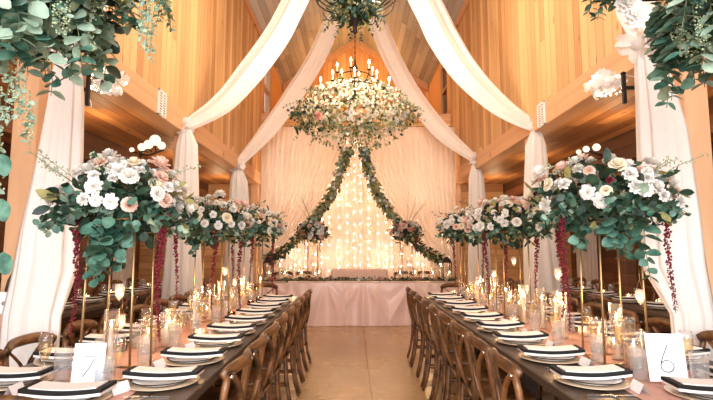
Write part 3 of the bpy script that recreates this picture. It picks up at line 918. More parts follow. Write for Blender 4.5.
# ------------------------------------------------------------------ tall floral arrangements
xl = (TL[0]+TL[1])/2; xr = (TR[0]+TR[1])/2
ZS = .77                                             # stand height above the table
flower_stand(xl+.05, 2.45, ZS, 'slim gold flower stand nearest the front of the left table')
flower_stand(xl, 4.2, ZS, 'slim gold flower stand halfway down the left table')
flower_stand(xl, 5.8, ZS, 'slim gold flower stand at the far end of the left table')
flower_stand(xr, 2.72, ZS, 'slim gold flower stand nearest the front of the right table')
flower_stand(xr, 4.4, ZS, 'slim gold flower stand halfway down the right table')
flower_stand(xr, 5.9, ZS, 'slim gold flower stand at the far end of the right table')
arrangement(xl+.05, 2.45, 1.60, 'largest left arrangement, white and blush roses over trailing silver-dollar eucalyptus', 21, rx=.30, ry=.34, rz=.19,
    trail=[(-.04,-.1,.28),(.04,-.12,.24),(-.1,.0,.2),(.0,-.2,.26),(-.04,-.15,.3)], strands=[(-.14,-.16,.56),(.24,-.1,.6),(.1,.2,.5)], blooms=44, rose_bias=lambda v: (.2 if v.x < -.2 else .45 if v.y < -.5 and v.z < .4 else 1.0))
arrangement(xl-.02, 4.2, 1.60, 'white and burgundy arrangement halfway down the left table', 22, rx=.36, ry=.36, rz=.2, strands=[(-.25,-.12,.62),(.1,-.24,.66),(.24,.1,.7)], blooms=62, near=False,
    trail=[(-.1,-.1,.2)])
arrangement(xl+.0, 5.8, 1.62, 'white and blush arrangement at the far end of the left table', 23, rx=.37, ry=.36, rz=.23, strands=[(-.2,-.12,.66),(.05,-.25,.68),(.26,.0,.72)], blooms=64, near=False)
arrangement(xr-.03, 2.72, 1.655, 'largest right arrangement, white stock and roses among dark eucalyptus with burgundy tails', 24, rx=.41, ry=.36, rz=.2,
    trail=[(.05,-.1,.24),(-.15,-.05,.2),(.1,-.2,.36),(-.02,-.14,.2)], strands=[(.31,-.1,.56),(-.27,-.1,.66),(-.2,.12,.62)], blooms=50, rose_bias=lambda v: (.45 if v.x > .3 else 1.0)*(.5 if v.z < .1 else 1))
arrangement(xr, 4.4, 1.60, 'white and blush arrangement halfway down the right table', 25, rx=.38, ry=.36, rz=.21, strands=[(-.26,-.1,.66),(.14,-.22,.7),(.0,.2,.66)], blooms=64, near=False)
arrangement(xr-.02, 5.9, 1.62, 'white and peach arrangement at the far end of the right table', 26, rx=.38, ry=.36, rz=.22, strands=[(-.22,-.12,.66),(.1,-.24,.7)], blooms=64, near=False, warm=.6)
hv = make_hanging_votive(.2)
for (x, y, z, lab) in ((xl+.12,2.3,1.19,'left of the aisle, below the largest left arrangement'), (xl-.02,2.62,1.0,'left of the aisle, low behind the largest left arrangement'), (xl+.15,4.05,1.2,'below the arrangement halfway down the left table'),
                       (xl+.15,4.4,1.08,'low behind the arrangement halfway down the left table'), (xr-.22,2.9,1.24,'below the largest right arrangement'), (xr+.06,2.55,1.14,'in front of the stand under the largest right arrangement'), (xr-.2,4.3,1.16,'below the arrangement halfway down the right table'),
                       (xr-.05,4.2,1.28,'high under the arrangement halfway down the right table')):
    place(hv, (x, y, z), 0, 'hanging frosted votive ' + lab, 'hanging votives', scale=(.8,.8,.8))

# ------------------------------------------------------------------ ceiling drapes
def swag_mesh(pts, ws, seed):
    rr = random.Random(seed); mb = MB(); nu = 18
    pts = [Vector(p) for p in pts]
    # smooth the path
    path, wid = [], []
    for i in range(len(pts)-1):
        p0 = pts[max(i-1,0)]; p1 = pts[i]; p2 = pts[i+1]; p3 = pts[min(i+2,len(pts)-1)]
        for k in range(6):
            t = k/6
            path.append(.5*((2*p1)+(p2-p0)*t+(2*p0-5*p1+4*p2-p3)*t*t+(3*p1-p0-3*p2+p3)*t**3)); wid.append(ws[i]*(1-t)+ws[i+1]*t)
    path.append(pts[-1]); wid.append(ws[-1])
    ph = rr.uniform(0,6)
    vs = []
    for i, p in enumerate(path):
        t = (path[min(i+1,len(path)-1)]-path[max(i-1,0)]).normalized()
        side = t.cross(Vector((0,1,0))); side = side.normalized() if side.length > .05 else Vector((1,0,0))
        nn = side.cross(t).normalized()
        if nn.y > 0: nn = -nn
        w = wid[i]
        for k in range(nu+1):
            u = -1 + 2*k/nu
            bow = .45*w*(1-u*u)
            fold = .09*w*(math.sin(u*7+ph+i*.05)+.6*math.sin(u*15+ph*2-i*.04))
            vs.append(p + side*(u*w) + nn*(bow+fold))
    W = nu+1
    fs = [(j*W+i,j*W+i+1,(j+1)*W+i+1,(j+1)*W+i) for j in range(len(path)-1) for i in range(nu)]
    mb.add(vs, fs, 0, True)
    return mb
def tail_mesh(rows, seed, npl=9):
    """a gathered fall of cloth: rows of (centre, half width, half depth), top to bottom, pleated all round"""
    rr = random.Random(seed); ph = rr.uniform(0,6); mb = MB(); n = 72; vs = []
    full = []
    for i in range(len(rows)-1):
        for k in range(5):
            t = k/5; t = t; a, b = rows[i], rows[i+1]
            full.append((Vector(a[0]).lerp(Vector(b[0]), t), a[1]*(1-t)+b[1]*t, a[2]*(1-t)+b[2]*t))
    full.append((Vector(rows[-1][0]), rows[-1][1], rows[-1][2]))
    N_ = len(full)
    for i, (c, a, b) in enumerate(full):
        amp = .10 + .06*i/N_
        for k in range(n):
            th = 2*PI*k/n
            r = 1 + amp*math.sin(npl*th+ph+.5*math.sin(i*.15)) + .05*math.sin(2.3*npl*th+i*.1)
            vs.append((c.x + a*r*math.cos(th), c.y + b*r*math.sin(th), c.z))
    fs = [(i*n+k, (i+1)*n+k, (i+1)*n+(k+1)%n, i*n+(k+1)%n) for i in range(N_-1) for k in range(n)]
    mb.add(vs, fs, 0, True)
    return mb
def rosette(mb, c, r, seed):
    rr = random.Random(seed)
    for k in range(16):
        q = rvec(rr); q.y = -abs(q.y)*1.2
        M = Matrix.Translation(Vector(c)+q*r*.25) @ q.to_track_quat('Z','Y').to_matrix().to_4x4()
        tmp = MB(); petal(tmp, rr.random()*6, .0, 0, r*1.1, r*.6, .5, .8, 0, 4, 4, ruf=r*.12, rr=rr)
        mb.add(tmp.v, tmp.f, 0, True, M)
    mb.ball(c, r*.5, 12)
def drape(label, knot, swag, ws, rows, seed, kr=.12):
    t = thing('hanging_drape', label, 'drape', (0,0,0), 0, 'white chiffon ceiling drapes')
    swag_mesh(swag, ws, seed).build('swag', m_drape, t)
    mb = MB(); rosette(mb, knot, kr, seed); mb.build('gathered_knot', m_drape, t)
    tail_mesh(rows, seed).build('hanging_tail', m_drape, t)
def px_path(lst, y0, y1, ypow=1.0):
    n = len(lst)-1
    return [P(a, b, y0+(y1-y0)*(i/n)**ypow) for i, (a, b) in enumerate(lst)]
def hubpts(side, knot, hub):
    return []
YP = [3.05, 5.98, 8.86]
HUB = lambda y, s: Vector((s*.16, y, ZR-.30))
# second pair
s1 = px_path([(185,127),(222,104),(250,73),(277,36),(296,0)], YP[1], 7.2) + [HUB(7.9,-1)]
drape('white chiffon drape from the ridge to the middle left post', s1[0], s1, [.07,.15,.19,.20,.2,.12],
      [(P(186,130,5.98),.06,.05),(P(187,145,5.98),.12,.08),(P(184,220,5.98),.17,.1),(P(182,300,5.98),.23,.12),(Vector((P(180,300,5.98).x,5.98,.02)),.24,.12)], 31, .10)
s1 = px_path([(536,128),(500,106),(466,73),(443,38),(424,0)], YP[1], 7.2) + [HUB(7.9,1)]
drape('white chiffon drape from the ridge to the middle right post', s1[0], s1, [.07,.16,.22,.25,.25,.12],
      [(P(536,131,5.98),.06,.05),(P(536,146,5.98),.12,.08),(P(538,220,5.98),.17,.1),(P(545,300,5.98),.23,.12),(Vector((P(546,300,5.98).x,5.98,.02)),.24,.12)], 32, .10)
# third pair
s2 = px_path([(237,165),(268,130),(295,92),(316,58),(333,20)], YP[2], 10.2) + [HUB(10.9,-1)]
drape('white chiffon drape from the ridge to the farthest left post', s2[0], s2, [.07,.17,.2,.2,.2,.12],
      [(P(238,168,8.86),.07,.05),(P(239,182,8.86),.15,.08),(P(239,230,8.86),.2,.1),(P(238,285,8.86),.25,.12),(Vector((P(238,285,8.86).x,8.86,.02)),.26,.12)], 33, .13)
s2 = px_path([(476,160),(443,133),(413,96),(393,60),(377,22)], YP[2], 10.2) + [HUB(10.9,1)]
drape('white chiffon drape from the ridge to the farthest right post', s2[0], s2, [.07,.17,.2,.2,.2,.12],
      [(P(476,163,8.86),.07,.05),(P(476,178,8.86),.13,.08),(P(478,230,8.86),.17,.1),(P(480,285,8.86),.2,.12),(Vector((P(480,285,8.86).x,8.86,.02)),.2,.12)], 34, .12)
# nearest pair
s0 = px_path([(69,50),(88,20),(108,-25)], YP[0], 3.5) + [HUB(4.9,-1)]
drape('white chiffon drape nearest on the left, behind the overhead eucalyptus', s0[0], s0, [.06,.13,.16,.12],
      [(P(69,50,3.05),.05,.05),(P(67,75,3.05),.09,.06),(P(66,100,3.05),.10,.07),(P(59,170,3.05),.135,.08),(P(51,230,3.05),.16,.09),(P(46,270,3.03),.17,.085),(Vector((-2.05,3.005,.97)),.16,.042),(Vector((-2.06,3.005,.02)),.16,.042)], 35, .10)
s0 = px_path([(640,44),(628,15),(612,-25)], YP[0], 3.5) + [HUB(4.9,1)]
drape('white chiffon drape nearest on the right, gathered in a big rosette', s0[0], s0, [.06,.10,.14,.12],
      [(P(645,48,3.05),.05,.05),(P(652,70,3.05),.10,.06),(P(662,130,3.05),.145,.08),(P(670,215,3.05),.17,.09),(P(674,265,3.05),.18,.085),(Vector((2.08,3.05,.97)),.125,.042),(Vector((2.085,3.05,.02)),.105,.042)], 36, .12)

# ------------------------------------------------------------------ chandeliers
def chandelier(name, label, c, r, ztop, tiers, bulbs):
    t = thing(name, label, 'chandelier', c)
    mb = MB()
    mb.lathe(([(0,-.36),(.03,-.33),(.02,-.28),(.05,-.2),(.02,-.1)] if bulbs else [(0,.06),(.02,.07)]) + [(.03,.1),(.055,.2),(.02,.28),(.02,.6),(.05,.66),(.02,.72),(.012,.8)], 12)
    mb.build('centre_column', m_iron, t)
    mb = MB()
    n = int((ztop-c[2]-.8)/.045)
    for i in range(n):
        z = .8 + .045*i + .02
        a = PI/2*(i % 2)
        pts = [(math.cos(a)*.012*math.cos(q), math.sin(a)*.012*math.cos(q), z+.028*math.sin(q)) for q in [2*PI*k/8 for k in range(9)]]
        mb.tube(pts, .004, 4, cap=False)
    mb.build('chain', m_iron, t)
    for (rr_, zz, nb) in tiers:
        mb = MB(); mb.tube([(rr_*math.cos(2*PI*k/40), rr_*math.sin(2*PI*k/40), zz) for k in range(41)], .009, 6, cap=False); mb.build('ring', m_iron, t)
        for k in range(nb):
            a = 2*PI*k/nb + .3; ca, sa = math.cos(a), math.sin(a)
            mb = MB()
            pts = []
            for i in range(13):                # an S-curved arm out from the column
                u = i/12; rad_ = .03 + (rr_+.05-.03)*u; z = zz - .06 - .16*math.sin(PI*u)*(1-.3*u) + .05*u
                pts.append((rad_*ca, rad_*sa, z))
            pts.append(((rr_+.05)*ca, (rr_+.05)*sa, zz+.03))
            mb.tube(pts, .008, 6)
            x, y = (rr_+.05)*ca, (rr_+.05)*sa
            M = Matrix.Translation((x,y,zz+.03))
            mb.lathe([(0,0),(.03,.006),(.034,.014),(.012,.012),(0,.012)], 10, M=M)
            arm = mb.build('arm', m_iron, t)
            mb = MB(); mb.lathe([(.011,.012),(.011,.10),(0,.1)], 10, M=M); mb.build('candle_sleeve', m_candle, arm)
            mb = MB(); mb.lathe([(.004,.1),(.012,.112),(.016,.128),(.010,.15),(.003,.168),(0,.17)], 10, M=M); mb.build('bulb', m_bulb, arm)
    return t
# far one, buried in flowers
C2 = P(355, 113, 7.2)
chandelier('chandelier', 'iron candle chandelier buried in white blossom above the head table', tuple(C2+Vector((0,0,.06))), .5, ZR-.05, [(.50,.26,10),(.24,.52,6)], False)
rr = random.Random(55)
fl = thing('floral_cloud', 'huge cloud of white blossom and greenery hung around the far chandelier', 'flowers', tuple(C2))
mb = MB()
mass(mb, (0,0,.0), .74,.60,.44, 900, .06,.32, [1,3,3,3,2], rr, .45, tip=1)
mass(mb, (0,0,-.03), .88,.72,.54, 700, .055,.32, [3,3,1,2,3], rr, .9, tip=1)
mass(mb, (-.72,0,-.06), .34,.3,.24, 260, .07,.34, [1,1,1,0,3], rr, .3, tip=1)
mass(mb, (.72,0,-.02), .32,.3,.2, 220, .06,.32, [3,3,1,2], rr, .3, tip=1)
for k in range(46):
    a = 2*PI*k/46
    d = (math.cos(a), math.sin(a)*.8, rr.uniform(-.5,.45))
    spray(mb, curve_pts((math.cos(a)*.6, math.sin(a)*.5, rr.uniform(-.25,.25)), d, rr.uniform(.3,.55), .08, 6, .08, rr), 9, .055, .34, [1,3,3,2] if d[0] > -.3 else [1,1,0,3], 4, rr, tip=1)
mb.build('foliage', LM, fl)
mb = MB()
bl = MB()
for k in range(1800):                            # the small creamy blossom, past counting
    v = rvec(rr)
    if v.z < -.6: continue
    p = Vector((v.x*.82, v.y*.66, v.z*.48))*rr.uniform(.8,1.08)
    q = (v+rvec(rr)*.5).normalized().to_track_quat('Z','Y').to_matrix().to_4x4()
    tmp = MB()
    for j in range(5): petal(tmp, j*2*PI/5, .003, 0, .024, .013, .9, .3, 0, 1, 2, rr=rr)
    mb.add(tmp.v, tmp.f, 0, True, Matrix.Translation(p) @ q)
tag(mb.build('small_blossom', m_rose_c, fl), kind='stuff')
rose_set(fl, (0,0,0), .84,.68,.48, 84, rr, ['white_stock','cream_rose','white_stock','white_stock'], zmin=-.7, smin=.7, smax=1.15)
put('pink_rose', ROSES['pink_rose'], fl, Matrix.LocRotScale(P(318,116,6.62)-C2, Vector((-.3,-1,.3)).to_track_quat('Z','Y'), (1.2,)*3))

# near one
C1 = P(355, 14, 5.0)
chandelier('chandelier', 'nearest iron chandelier with looping black arms cut off by the frame', tuple(C1+Vector((0,0,.12))), .44, ZR-.05, [(.43,.12,8)], True)
c1 = thing('greenery_ball', 'dark greenery tucked into the middle of the nearest chandelier', 'greenery', tuple(C1))
mb = MB(); rr = random.Random(56)
mass(mb, (0,0,.10), .3,.3,.16, 520, .07,.3, [1,1,1,0,3], rr, .2, tip=1)
for k in range(14):
    a = 2*PI*k/14
    spray(mb, curve_pts((math.cos(a)*.15, math.sin(a)*.15, .05), (math.cos(a), math.sin(a), -.25), rr.uniform(.2,.34), .2, 5, .1, rr), 8, .06, .34, [1,1,0,3], 4, rr, tip=1)
mb.build('foliage', LM, c1)
o_loops = MB()
# the big open loops of ironwork below the ring
for k in range(8):
    a = 2*PI*k/8 + .2; ca, sa = math.cos(a), math.sin(a)
    pts = [((.10+.17*(1-math.cos(q)))*ca, (.10+.17*(1-math.cos(q)))*sa, .05-.17*math.sin(q)) for q in [PI*i/12 for i in range(13)]]
    o_loops.tube(pts, .0075, 6)
o_loops.build('scroll_loops', m_iron, [o for o in COL.objects if o.name.startswith('chandelier') and o.parent is None][-1])

# ------------------------------------------------------------------ backdrop
bx0, bx1 = P(261,200,10.3).x, P(455,200,10.3).x
zt = P(355,127,10.3).z
fr = thing('backdrop_frame', 'thin pipe frame holding up the draped backdrop', 'frame', ((bx0+bx1)/2, 10.3, 0))
hw = (bx1-bx0)/2
for s in (-1,1):
    mb = MB(); mb.tube([(s*hw,0,.01),(s*hw,0,zt)], .019, 10); mb.lathe([(0,0),(.16,0),(.16,.008),(.03,.012),(.022,.05),(0,.05)], 20, M=Matrix.Translation((s*hw,0,0))); mb.build('upright', m_steel, fr)
mb = MB(); mb.tube([(-hw,0,zt),(hw,0,zt)], .019, 10); mb.build('crossbar', m_steel, fr)
def curtain(name, label, xa, xb, y, z1, m, seed, amp=.035, per=.16, edge=None, side=0, nu=None):
    rr = random.Random(seed); ph = rr.uniform(0,6)
    mb = MB(); nu = nu or int(abs(xb-xa)/.022); nv = 40
    def fn(u, v):
        z = .015 + (z1-.015)*(1-v)
        a, b = xa, xb
        if edge:
            e = edge(z)
            if side < 0: b = e
            else: a = e
        x = a + (b-a)*u
        sq = (b-a)/(xb-xa)
        s0 = xa + (xb-xa)*u
        f = amp*(.6+.4*v)*(math.sin(2*PI*s0/per+ph+.6*math.sin(s0*4+v*2)) + .35*math.sin(2*PI*s0/(per*.43)+ph*2))
        return (x + .01*math.sin(v*5+s0*9), y + f*(1 if sq > .3 else 1.3), z)
    mb.grid(fn, nu, nv)
    return tag(mb.build(name, m), label, 'curtain')
GL = [(348,149),(344,160),(339,175),(332,194),(322,209),(311,222),(298,239),(284,251),(268,260)]
GR = [(364,147),(367,160),(371,177),(377,192),(385,206),(394,218),(408,235),(424,251),(440,259)]
GLW = [P(a,b,7.35+ (9.75-7.35)*min(1,i/7)) for i,(a,b) in enumerate(GL)]
GRW = [P(a,b,7.35+ (9.75-7.35)*min(1,i/7)) for i,(a,b) in enumerate(GR)]
def edge_l(z):
    pts = [(zt,P(350,130,10.2).x),(P(0,172,10.2).z,P(334,170,10.2).x),(P(0,195,10.2).z,P(326,195,10.2).x),(P(0,215,10.2).z,P(315,215,10.2).x),(P(0,238,10.2).z,P(298,238,10.2).x),(P(0,256,10.2).z,P(278,256,10.2).x),(0,P(276,256,10.2).x)]
    for (za,xa),(zb,xb) in zip(pts, pts[1:]):
        if za >= z >= zb: return xa + (xb-xa)*(za-z)/(za-zb)
    return pts[-1][1]
def edge_r(z):
    pts = [(zt,P(357,130,10.2).x),(P(0,172,10.2).z,P(375,170,10.2).x),(P(0,195,10.2).z,P(385,195,10.2).x),(P(0,215,10.2).z,P(396,215,10.2).x),(P(0,238,10.2).z,P(412,238,10.2).x),(P(0,256,10.2).z,P(430,256,10.2).x),(0,P(432,256,10.2).x)]
    for (za,xa),(zb,xb) in zip(pts, pts[1:]):
        if za >= z >= zb: return xa + (xb-xa)*(za-z)/(za-zb)
    return pts[-1][1]
curtain('backdrop_curtain', 'glowing ivory sheer curtain behind the garlands, lit by fairy lights', bx0+.05, bx1-.05, 10.42, zt-.02, m_back_sheer, 1, .018, .11)
curtain('backdrop_curtain', 'blush sheer curtain left of the garlands, drawn aside', bx0, P(350,0,10.2).x, 10.2, zt-.02, m_side_sheer, 2, .028, .12, edge_l, -1)
curtain('backdrop_curtain', 'blush sheer curtain right of the garlands, drawn aside', P(357,0,10.2).x, bx1, 10.2, zt-.02, m_side_sheer, 3, .028, .12, edge_r, 1)
fc = thing('fairy_light_curtain', 'strings of tiny warm fairy lights hanging behind the ivory sheer', 'string lights', ((bx0+bx1)/2, 10.52, 0))
rr = random.Random(77)
for k in range(24):
    x = -hw+.1 + (2*hw-.2)*k/23 + rr.uniform(-.04,.04)
    mb = MB()
    mb.tube([(x,0,zt-.05),(x+.01,0,zt/2),(x,0,.1)], .002, 4, m=1)
    z = zt-.1
    while z > .8:
        mb.blob((x+rr.uniform(-.012,.012), rr.uniform(-.03,.0), z), .024, 0); z -= rr.uniform(.13,.30)
    mb.build('light_strand', [m_fairy, m_string], fc)

# garlands
def garland(label, pts, seed):
    rr = random.Random(seed); t = thing('leaf_garland', label, 'garland', (0,0,0), 0, 'garlands hanging from the floral cloud')
    mb = MB(); mb.tube(pts, .012, 6, 4)
    n = len(pts)-1
    for k in range(1300):
        u = rr.random()*n; i = min(int(u), n-1); p = pts[i].lerp(pts[i+1], u-i); d = (pts[i+1]-pts[i]).normalized()
        w = .08 + .03*u/n
        o = rvec(rr); o = (o - d*o.dot(d)*.6)
        leaf(mb, p+o*w*rr.random(), d*.8+o+Vector((0,0,-.3)), rvec(rr), rr.uniform(.05,.085), .024, rr.choice([3,3,3,3,2,1] if u < n*.75 else [1,1,1,3]), tip=1)
    mb.build('foliage', LM, t)
    for k in range(16):
        u = rr.random()*n*.8; i = min(int(u), n-1); p = pts[i].lerp(pts[i+1], u-i)
        put('cream_rose', ROSES['white_stock'], t, Matrix.LocRotScale(p+Vector((rr.uniform(-.05,.05),-.09,rr.uniform(-.05,.05))), Vector((rr.uniform(-.5,.5),-1,.3)).to_track_quat('Z','Y'), (.6,)*3))
garland('olive leaf garland sweeping down to the left from the floral cloud', GLW, 61)
garland('olive leaf garland sweeping down to the right from the floral cloud', GRW, 62)

# ------------------------------------------------------------------ head table
HX0, HX1, HY0, HY1, HZ = -1.80, 1.94, 8.64, 9.42, .76
ht = thing('head_table', 'long head table under a draped blush satin cloth to the floor', 'table', ((HX0+HX1)/2, (HY0+HY1)/2, 0))
hx = (HX1-HX0)/2; hy = (HY1-HY0)/2
mb = MB(); mb.box((-hx+.03,-hy+.03,.71),(hx-.03,hy-.03,HZ-.012), ch=.004); mb.build('tabletop', m_tleg, ht)
for sx in (-1,0,1):
    for sy in (-1,1):
        mb = MB(); mb.box((sx*(hx-.2)-.03, sy*(hy-.12)-.03, 0),(sx*(hx-.2)+.03, sy*(hy-.12)+.03, .71), ch=.005); mb.build('leg', m_tleg, ht)
tc_ = MB()
def fold(x, v):
    a = .022*math.sin(x*5.2+1.1*math.sin(x*2.1)) + .012*math.sin(x*23+2*math.sin(x*5))
    best = min((-1.75,-.62,.05,.95,1.8), key=lambda q: abs(x-q))       # folds fan out from where the cloth is caught up
    ang = math.atan2(x-best, v*.76+.10)
    wgt = min(1, v*3) * (1 - .5*v)
    a += .085*wgt*(1-abs(math.sin(ang*5.5+best*3)))*math.cos(ang*.6)
    return a*(.25+.75*min(1,v*2.2))
tc_.grid(lambda u, v: (-hx+2*hx*u, -hy - .03*v - abs(.01) - fold(-hx+2*hx*u, v), HZ-.004 - v*(HZ-.012)), 240, 40)
tc_.grid(lambda u, v: (-hx+2*hx*u, -hy-.01 + (2*hy+.02)*v, HZ-.004+.0006*math.sin(u*90)), 60, 8)
for s in (-1,1): tc_.grid(lambda u, v: (s*(hx + .02*v + .02*math.sin(u*16)*v), (-hy + 2*hy*u)*(-s)*1.0, HZ-.004 - v*(HZ-.012)), 30, 12)
tc_.build('satin_cloth', m_satin, ht)
# things on it
HT = HZ + .002
hr = thing('greenery_runner', 'low runner of dark leaves and pale blooms along the head table front', 'greenery', ((HX0+HX1)/2, HY0+.16, HT+.014))
rr = random.Random(81); mb = MB()
for k in range(900):
    x = rr.uniform(-hx+.1,hx-.1)
    if abs(x) < .22 and rr.random() < .4: continue
    leaf(mb, (x, rr.gauss(0,.04), .012+rr.random()*.035), (rr.uniform(-1,1), rr.uniform(-1,.6), rr.uniform(-.1,.7)), (0,0,1), rr.uniform(.04,.08), .02, rr.choice([1,1,0,3]), tip=1)
mb.tube([(-hx+.1,0,.015),(hx-.1,0,.015)], .01, 6, 4)
mb.build('foliage', LM, hr)
for k in range(44):
    kk = rr.choice(['white_rose','blush_rose','cream_rose','pink_rose'])
    put(kk, ROSES[kk], hr, Matrix.LocRotScale((rr.uniform(-hx+.15,hx-.15), rr.uniform(-.07,.05), .05), (rvec(rr)*.6+Vector((0,-.5,1))).to_track_quat('Z','Y'), (.8,)*3))
for s, px, lab, sd in ((-1,313,'left',91),(1,407,'right',92)):
    p = P(px,232,9.1)
    flower_stand(p.x, 9.1, 1.42-HT, 'gold flower stand on the head table, %s of the loveseat' % lab, 'gold flower stands on the head table', HT, .1)
    t = thing('flower_arrangement', 'blush and white arrangement with dark leaves on the head table, %s of the loveseat' % lab, 'flowers', (p.x, 9.1, p.z), 0, 'arrangements on the head table')
    rr = random.Random(sd); mb = MB()
    mass(mb, (0,0,0), .3,.26,.2, 300, .07,.36, [1,1,3,1], rr, .3, tip=1)
    for k in range(18):
        a = 2*PI*k/18
        spray(mb, curve_pts((0,0,0), (math.cos(a), math.sin(a), rr.uniform(-.5,.5)), rr.uniform(.3,.45), .12, 5, .06, rr), 8, .06, .36, [1,1,3], 4, rr, tip=1)
    for k in range(9):                          # bare twigs reaching up
        mb.tube(curve_pts((0,0,.1), (s*rr.uniform(.0,.9), rr.uniform(-.3,.3), 1), rr.uniform(.4,.75), .03, 6, .06, rr), .002, 4, 4)
    mb.build('foliage', LM, t)
    rose_set(t, (0,0,.0), .26,.24,.2, 34, rr, ['blush_rose','white_stock','white_rose','pink_rose','white_stock','burgundy_dahlia'], zmin=-.5, smin=.8, smax=1.25)
    for q in range(2): amaranth(t, ((-.15+.3*q), -.1, -.1), .3, rr)
# candles on the head table
rr = random.Random(83); i = 0
for s, lab in ((-1,'left'),(1,'right')):
    for k in range(7):
        x = s*(.78 + k*.15) + .06 + rr.uniform(-.03,.03); y = 9.0 + .16*(k % 2) + (.14 if abs(x-P(313 if s < 0 else 407,232,9.1).x) < .22 else 0)
        kind_ = taper if k % 2 else pillar
        nm = 'slim candle in a tall glass cylinder' if k % 2 else 'pillar candle in a glass cylinder'
        place(kind_, (x, y, HT), 0, '%s on the head table, %s to the loveseat\'s %s' % (nm, ['nearest','second','third','fourth'][k//2], lab), 'candles on the head table', (1.25,1.25,1.25))
    light('candle_light', 'POINT', (s*1.25+.06, 8.95, 1.12), 5, WARM, shadow_soft_size=.06)
# loveseat behind it
lx0, lx1 = P(331,275,9.75).x, P(388,275,9.75).x
ls = thing('loveseat', 'dusty pink upholstered loveseat behind the middle of the head table', 'sofa', ((lx0+lx1)/2, 9.85, 0))
w = (lx1-lx0)/2; zt2 = P(355,269,9.85).z
mb = MB(); mb.box((-w,-.1,.3),(w,.06,zt2), ch=.04); mb.build('backrest', m_pink, ls)
mb = MB(); mb.box((-w+.02,-.42,.22),(w-.02,-.1,.44), ch=.04); mb.build('seat', m_pink, ls)
for sx in (-1,1):
    for sy in (-.38,.0):
        mb = MB(); mb.tube([(sx*(w-.06),sy,.23),(sx*(w-.04),sy,0)], [.022,.014], 8); mb.build('leg', m_dark, ls)
for px, lab in ((283,'far left'),(304,'left'),(404,'right'),(425,'far right')):
    put_chair(P(px,275,9.9).x, 9.72, PI, 'wooden cross-back chair behind the head table, %s of the loveseat' % lab, 'cross-back chairs behind the head table')
# two dark lanterns beside the head table
ln = thing('lantern', 'dark metal candle lantern on the right end of the head table', 'lantern', (P(447,270,9.1).x, 9.15, HT))
mb = MB(); mb.box((-.09,-.09,0),(.09,.09,.02), ch=.004); mb.box((-.09,-.09,.34),(.09,.09,.36), ch=.004); mb.lathe([(.12,.36),(.06,.43),(.02,.45),(0,.45)], 4, smooth=False, M=Matrix.Rotation(PI/4,4,'Z'))
for sx in (-1,1):
    for sy in (-1,1): mb.box((sx*.08-.008,sy*.08-.008,.02),(sx*.08+.008,sy*.08+.008,.34))
mb.build('frame', m_iron, ln)
mb = MB(); mb.lathe([(0,.02),(.035,.02),(.035,.14),(0,.14)], 14); mb.build('wax_candle', m_candle, ln)
dup(ln, (P(268,270,9.1).x, 9.15, HT), 0, 'dark metal candle lantern on the left end of the head table')

# ------------------------------------------------------------------ overhead eucalyptus by the camera
def overhead(name, label, c, seed, zones, wl):
    rr = random.Random(seed)
    t = thing(name, label, 'greenery', c)
    mb = MB()
    mb.tube([(.38*math.cos(2*PI*k/32), .34*math.sin(2*PI*k/32), .12) for k in range(33)], .01, 6, cap=False)
    for k in range(3): mb.tube([(.38*math.cos(2.1*k), .34*math.sin(2.1*k), .12),(0,0,.8),(0,0,wl)], .003, 5)
    mb.build('hanging_hoop', m_iron, t)
    mb = MB()
    for (n, x0, x1, y0, y1, z0, z1, ln, L_, asp, mats, tip, nl) in zones:
        for k in range(n):
            p = (rr.uniform(x0,x1), rr.uniform(y0,y1), rr.uniform(z0,z1))
            spray(mb, curve_pts(p, (p[0]*.8+rr.uniform(-.4,.4), p[1]*.8+rr.uniform(-.4,.4), -.5), rr.uniform(*ln), .3, 7, .12, rr), nl, L_, asp, mats, 4, rr, tip=tip, sr=.002, taper_=.35)
    mb.build('foliage', LM, t)
    return t, rr
cL = P(45, -25, 1.9)
tL, rr = overhead('eucalyptus_installation', 'overhead hoop of large silver-dollar and seeded eucalyptus, top left', tuple(cL), 101, [
    (46,-.36,.24,-.2,.2,-.08,.14,(.2,.34),.096,.44,[0,0,2,2,1],0,8),
    (34,-.34,.12,-.2,.2,-.10,.10,(.3,.44),.086,.44,[0,2,2,2,0],0,9),
    (26,-.30,.36,-.2,.2,.0,.12,(.14,.28),.075,.40,[1,1,0],1,8),
    (10,.28,.44,-.1,.15,-.02,.08,(.10,.26),.035,.34,[3,2,0],1,14),
    ], 5.2)
mb = MB()
def seeded(mb, p, d, ln, rr, droop=.3, dens=7):
    pts = curve_pts(p, d, ln, droop, 9, .12, rr); mb.tube(pts, .0014, 4, 4)
    for q in pts[2:]:
        tw = q
        for _ in range(dens):
            o = rvec(rr)*.024; mb.blob(q+o, rr.uniform(.004,.0065), 5)
            if rr.random() < .25: leaf(mb, q, rvec(rr)+Vector((0,0,-.6)), rvec(rr), .03, .009, 2, tip=1)
for k in range(30): seeded(mb, (rr.uniform(-.32,.4), rr.uniform(-.22,.1), rr.uniform(-.12,.05)), (rr.uniform(-.3,.3), rr.uniform(-.5,.1), -.8), rr.uniform(.15,.34), rr)
for px, y0, ln in ((20,60,.22),(12,62,.24),(30,90,.2),(2,120,.5),(1,90,.5)):
    q = P(px, y0, 1.85)-cL; seeded(mb, q, (0,0,-1), ln, rr, .5, 9)
q = P(150,-10,1.9)-cL
for k in range(3): seeded(mb, q+Vector((k*.02-.02,0,0)), (.1*k-.1,0,-1), .2+.05*k, rr, .4)
for (px, py) in ((2,170),(1,215),(3,268)): leaf(mb, P(px,py-16,1.8)-cL, (.2,-.1,-1), (0,-1,.2), .085, .036, 0)
mb.build('seeded_sprigs', LM, tL)
cR = P(697, -15, 1.9)
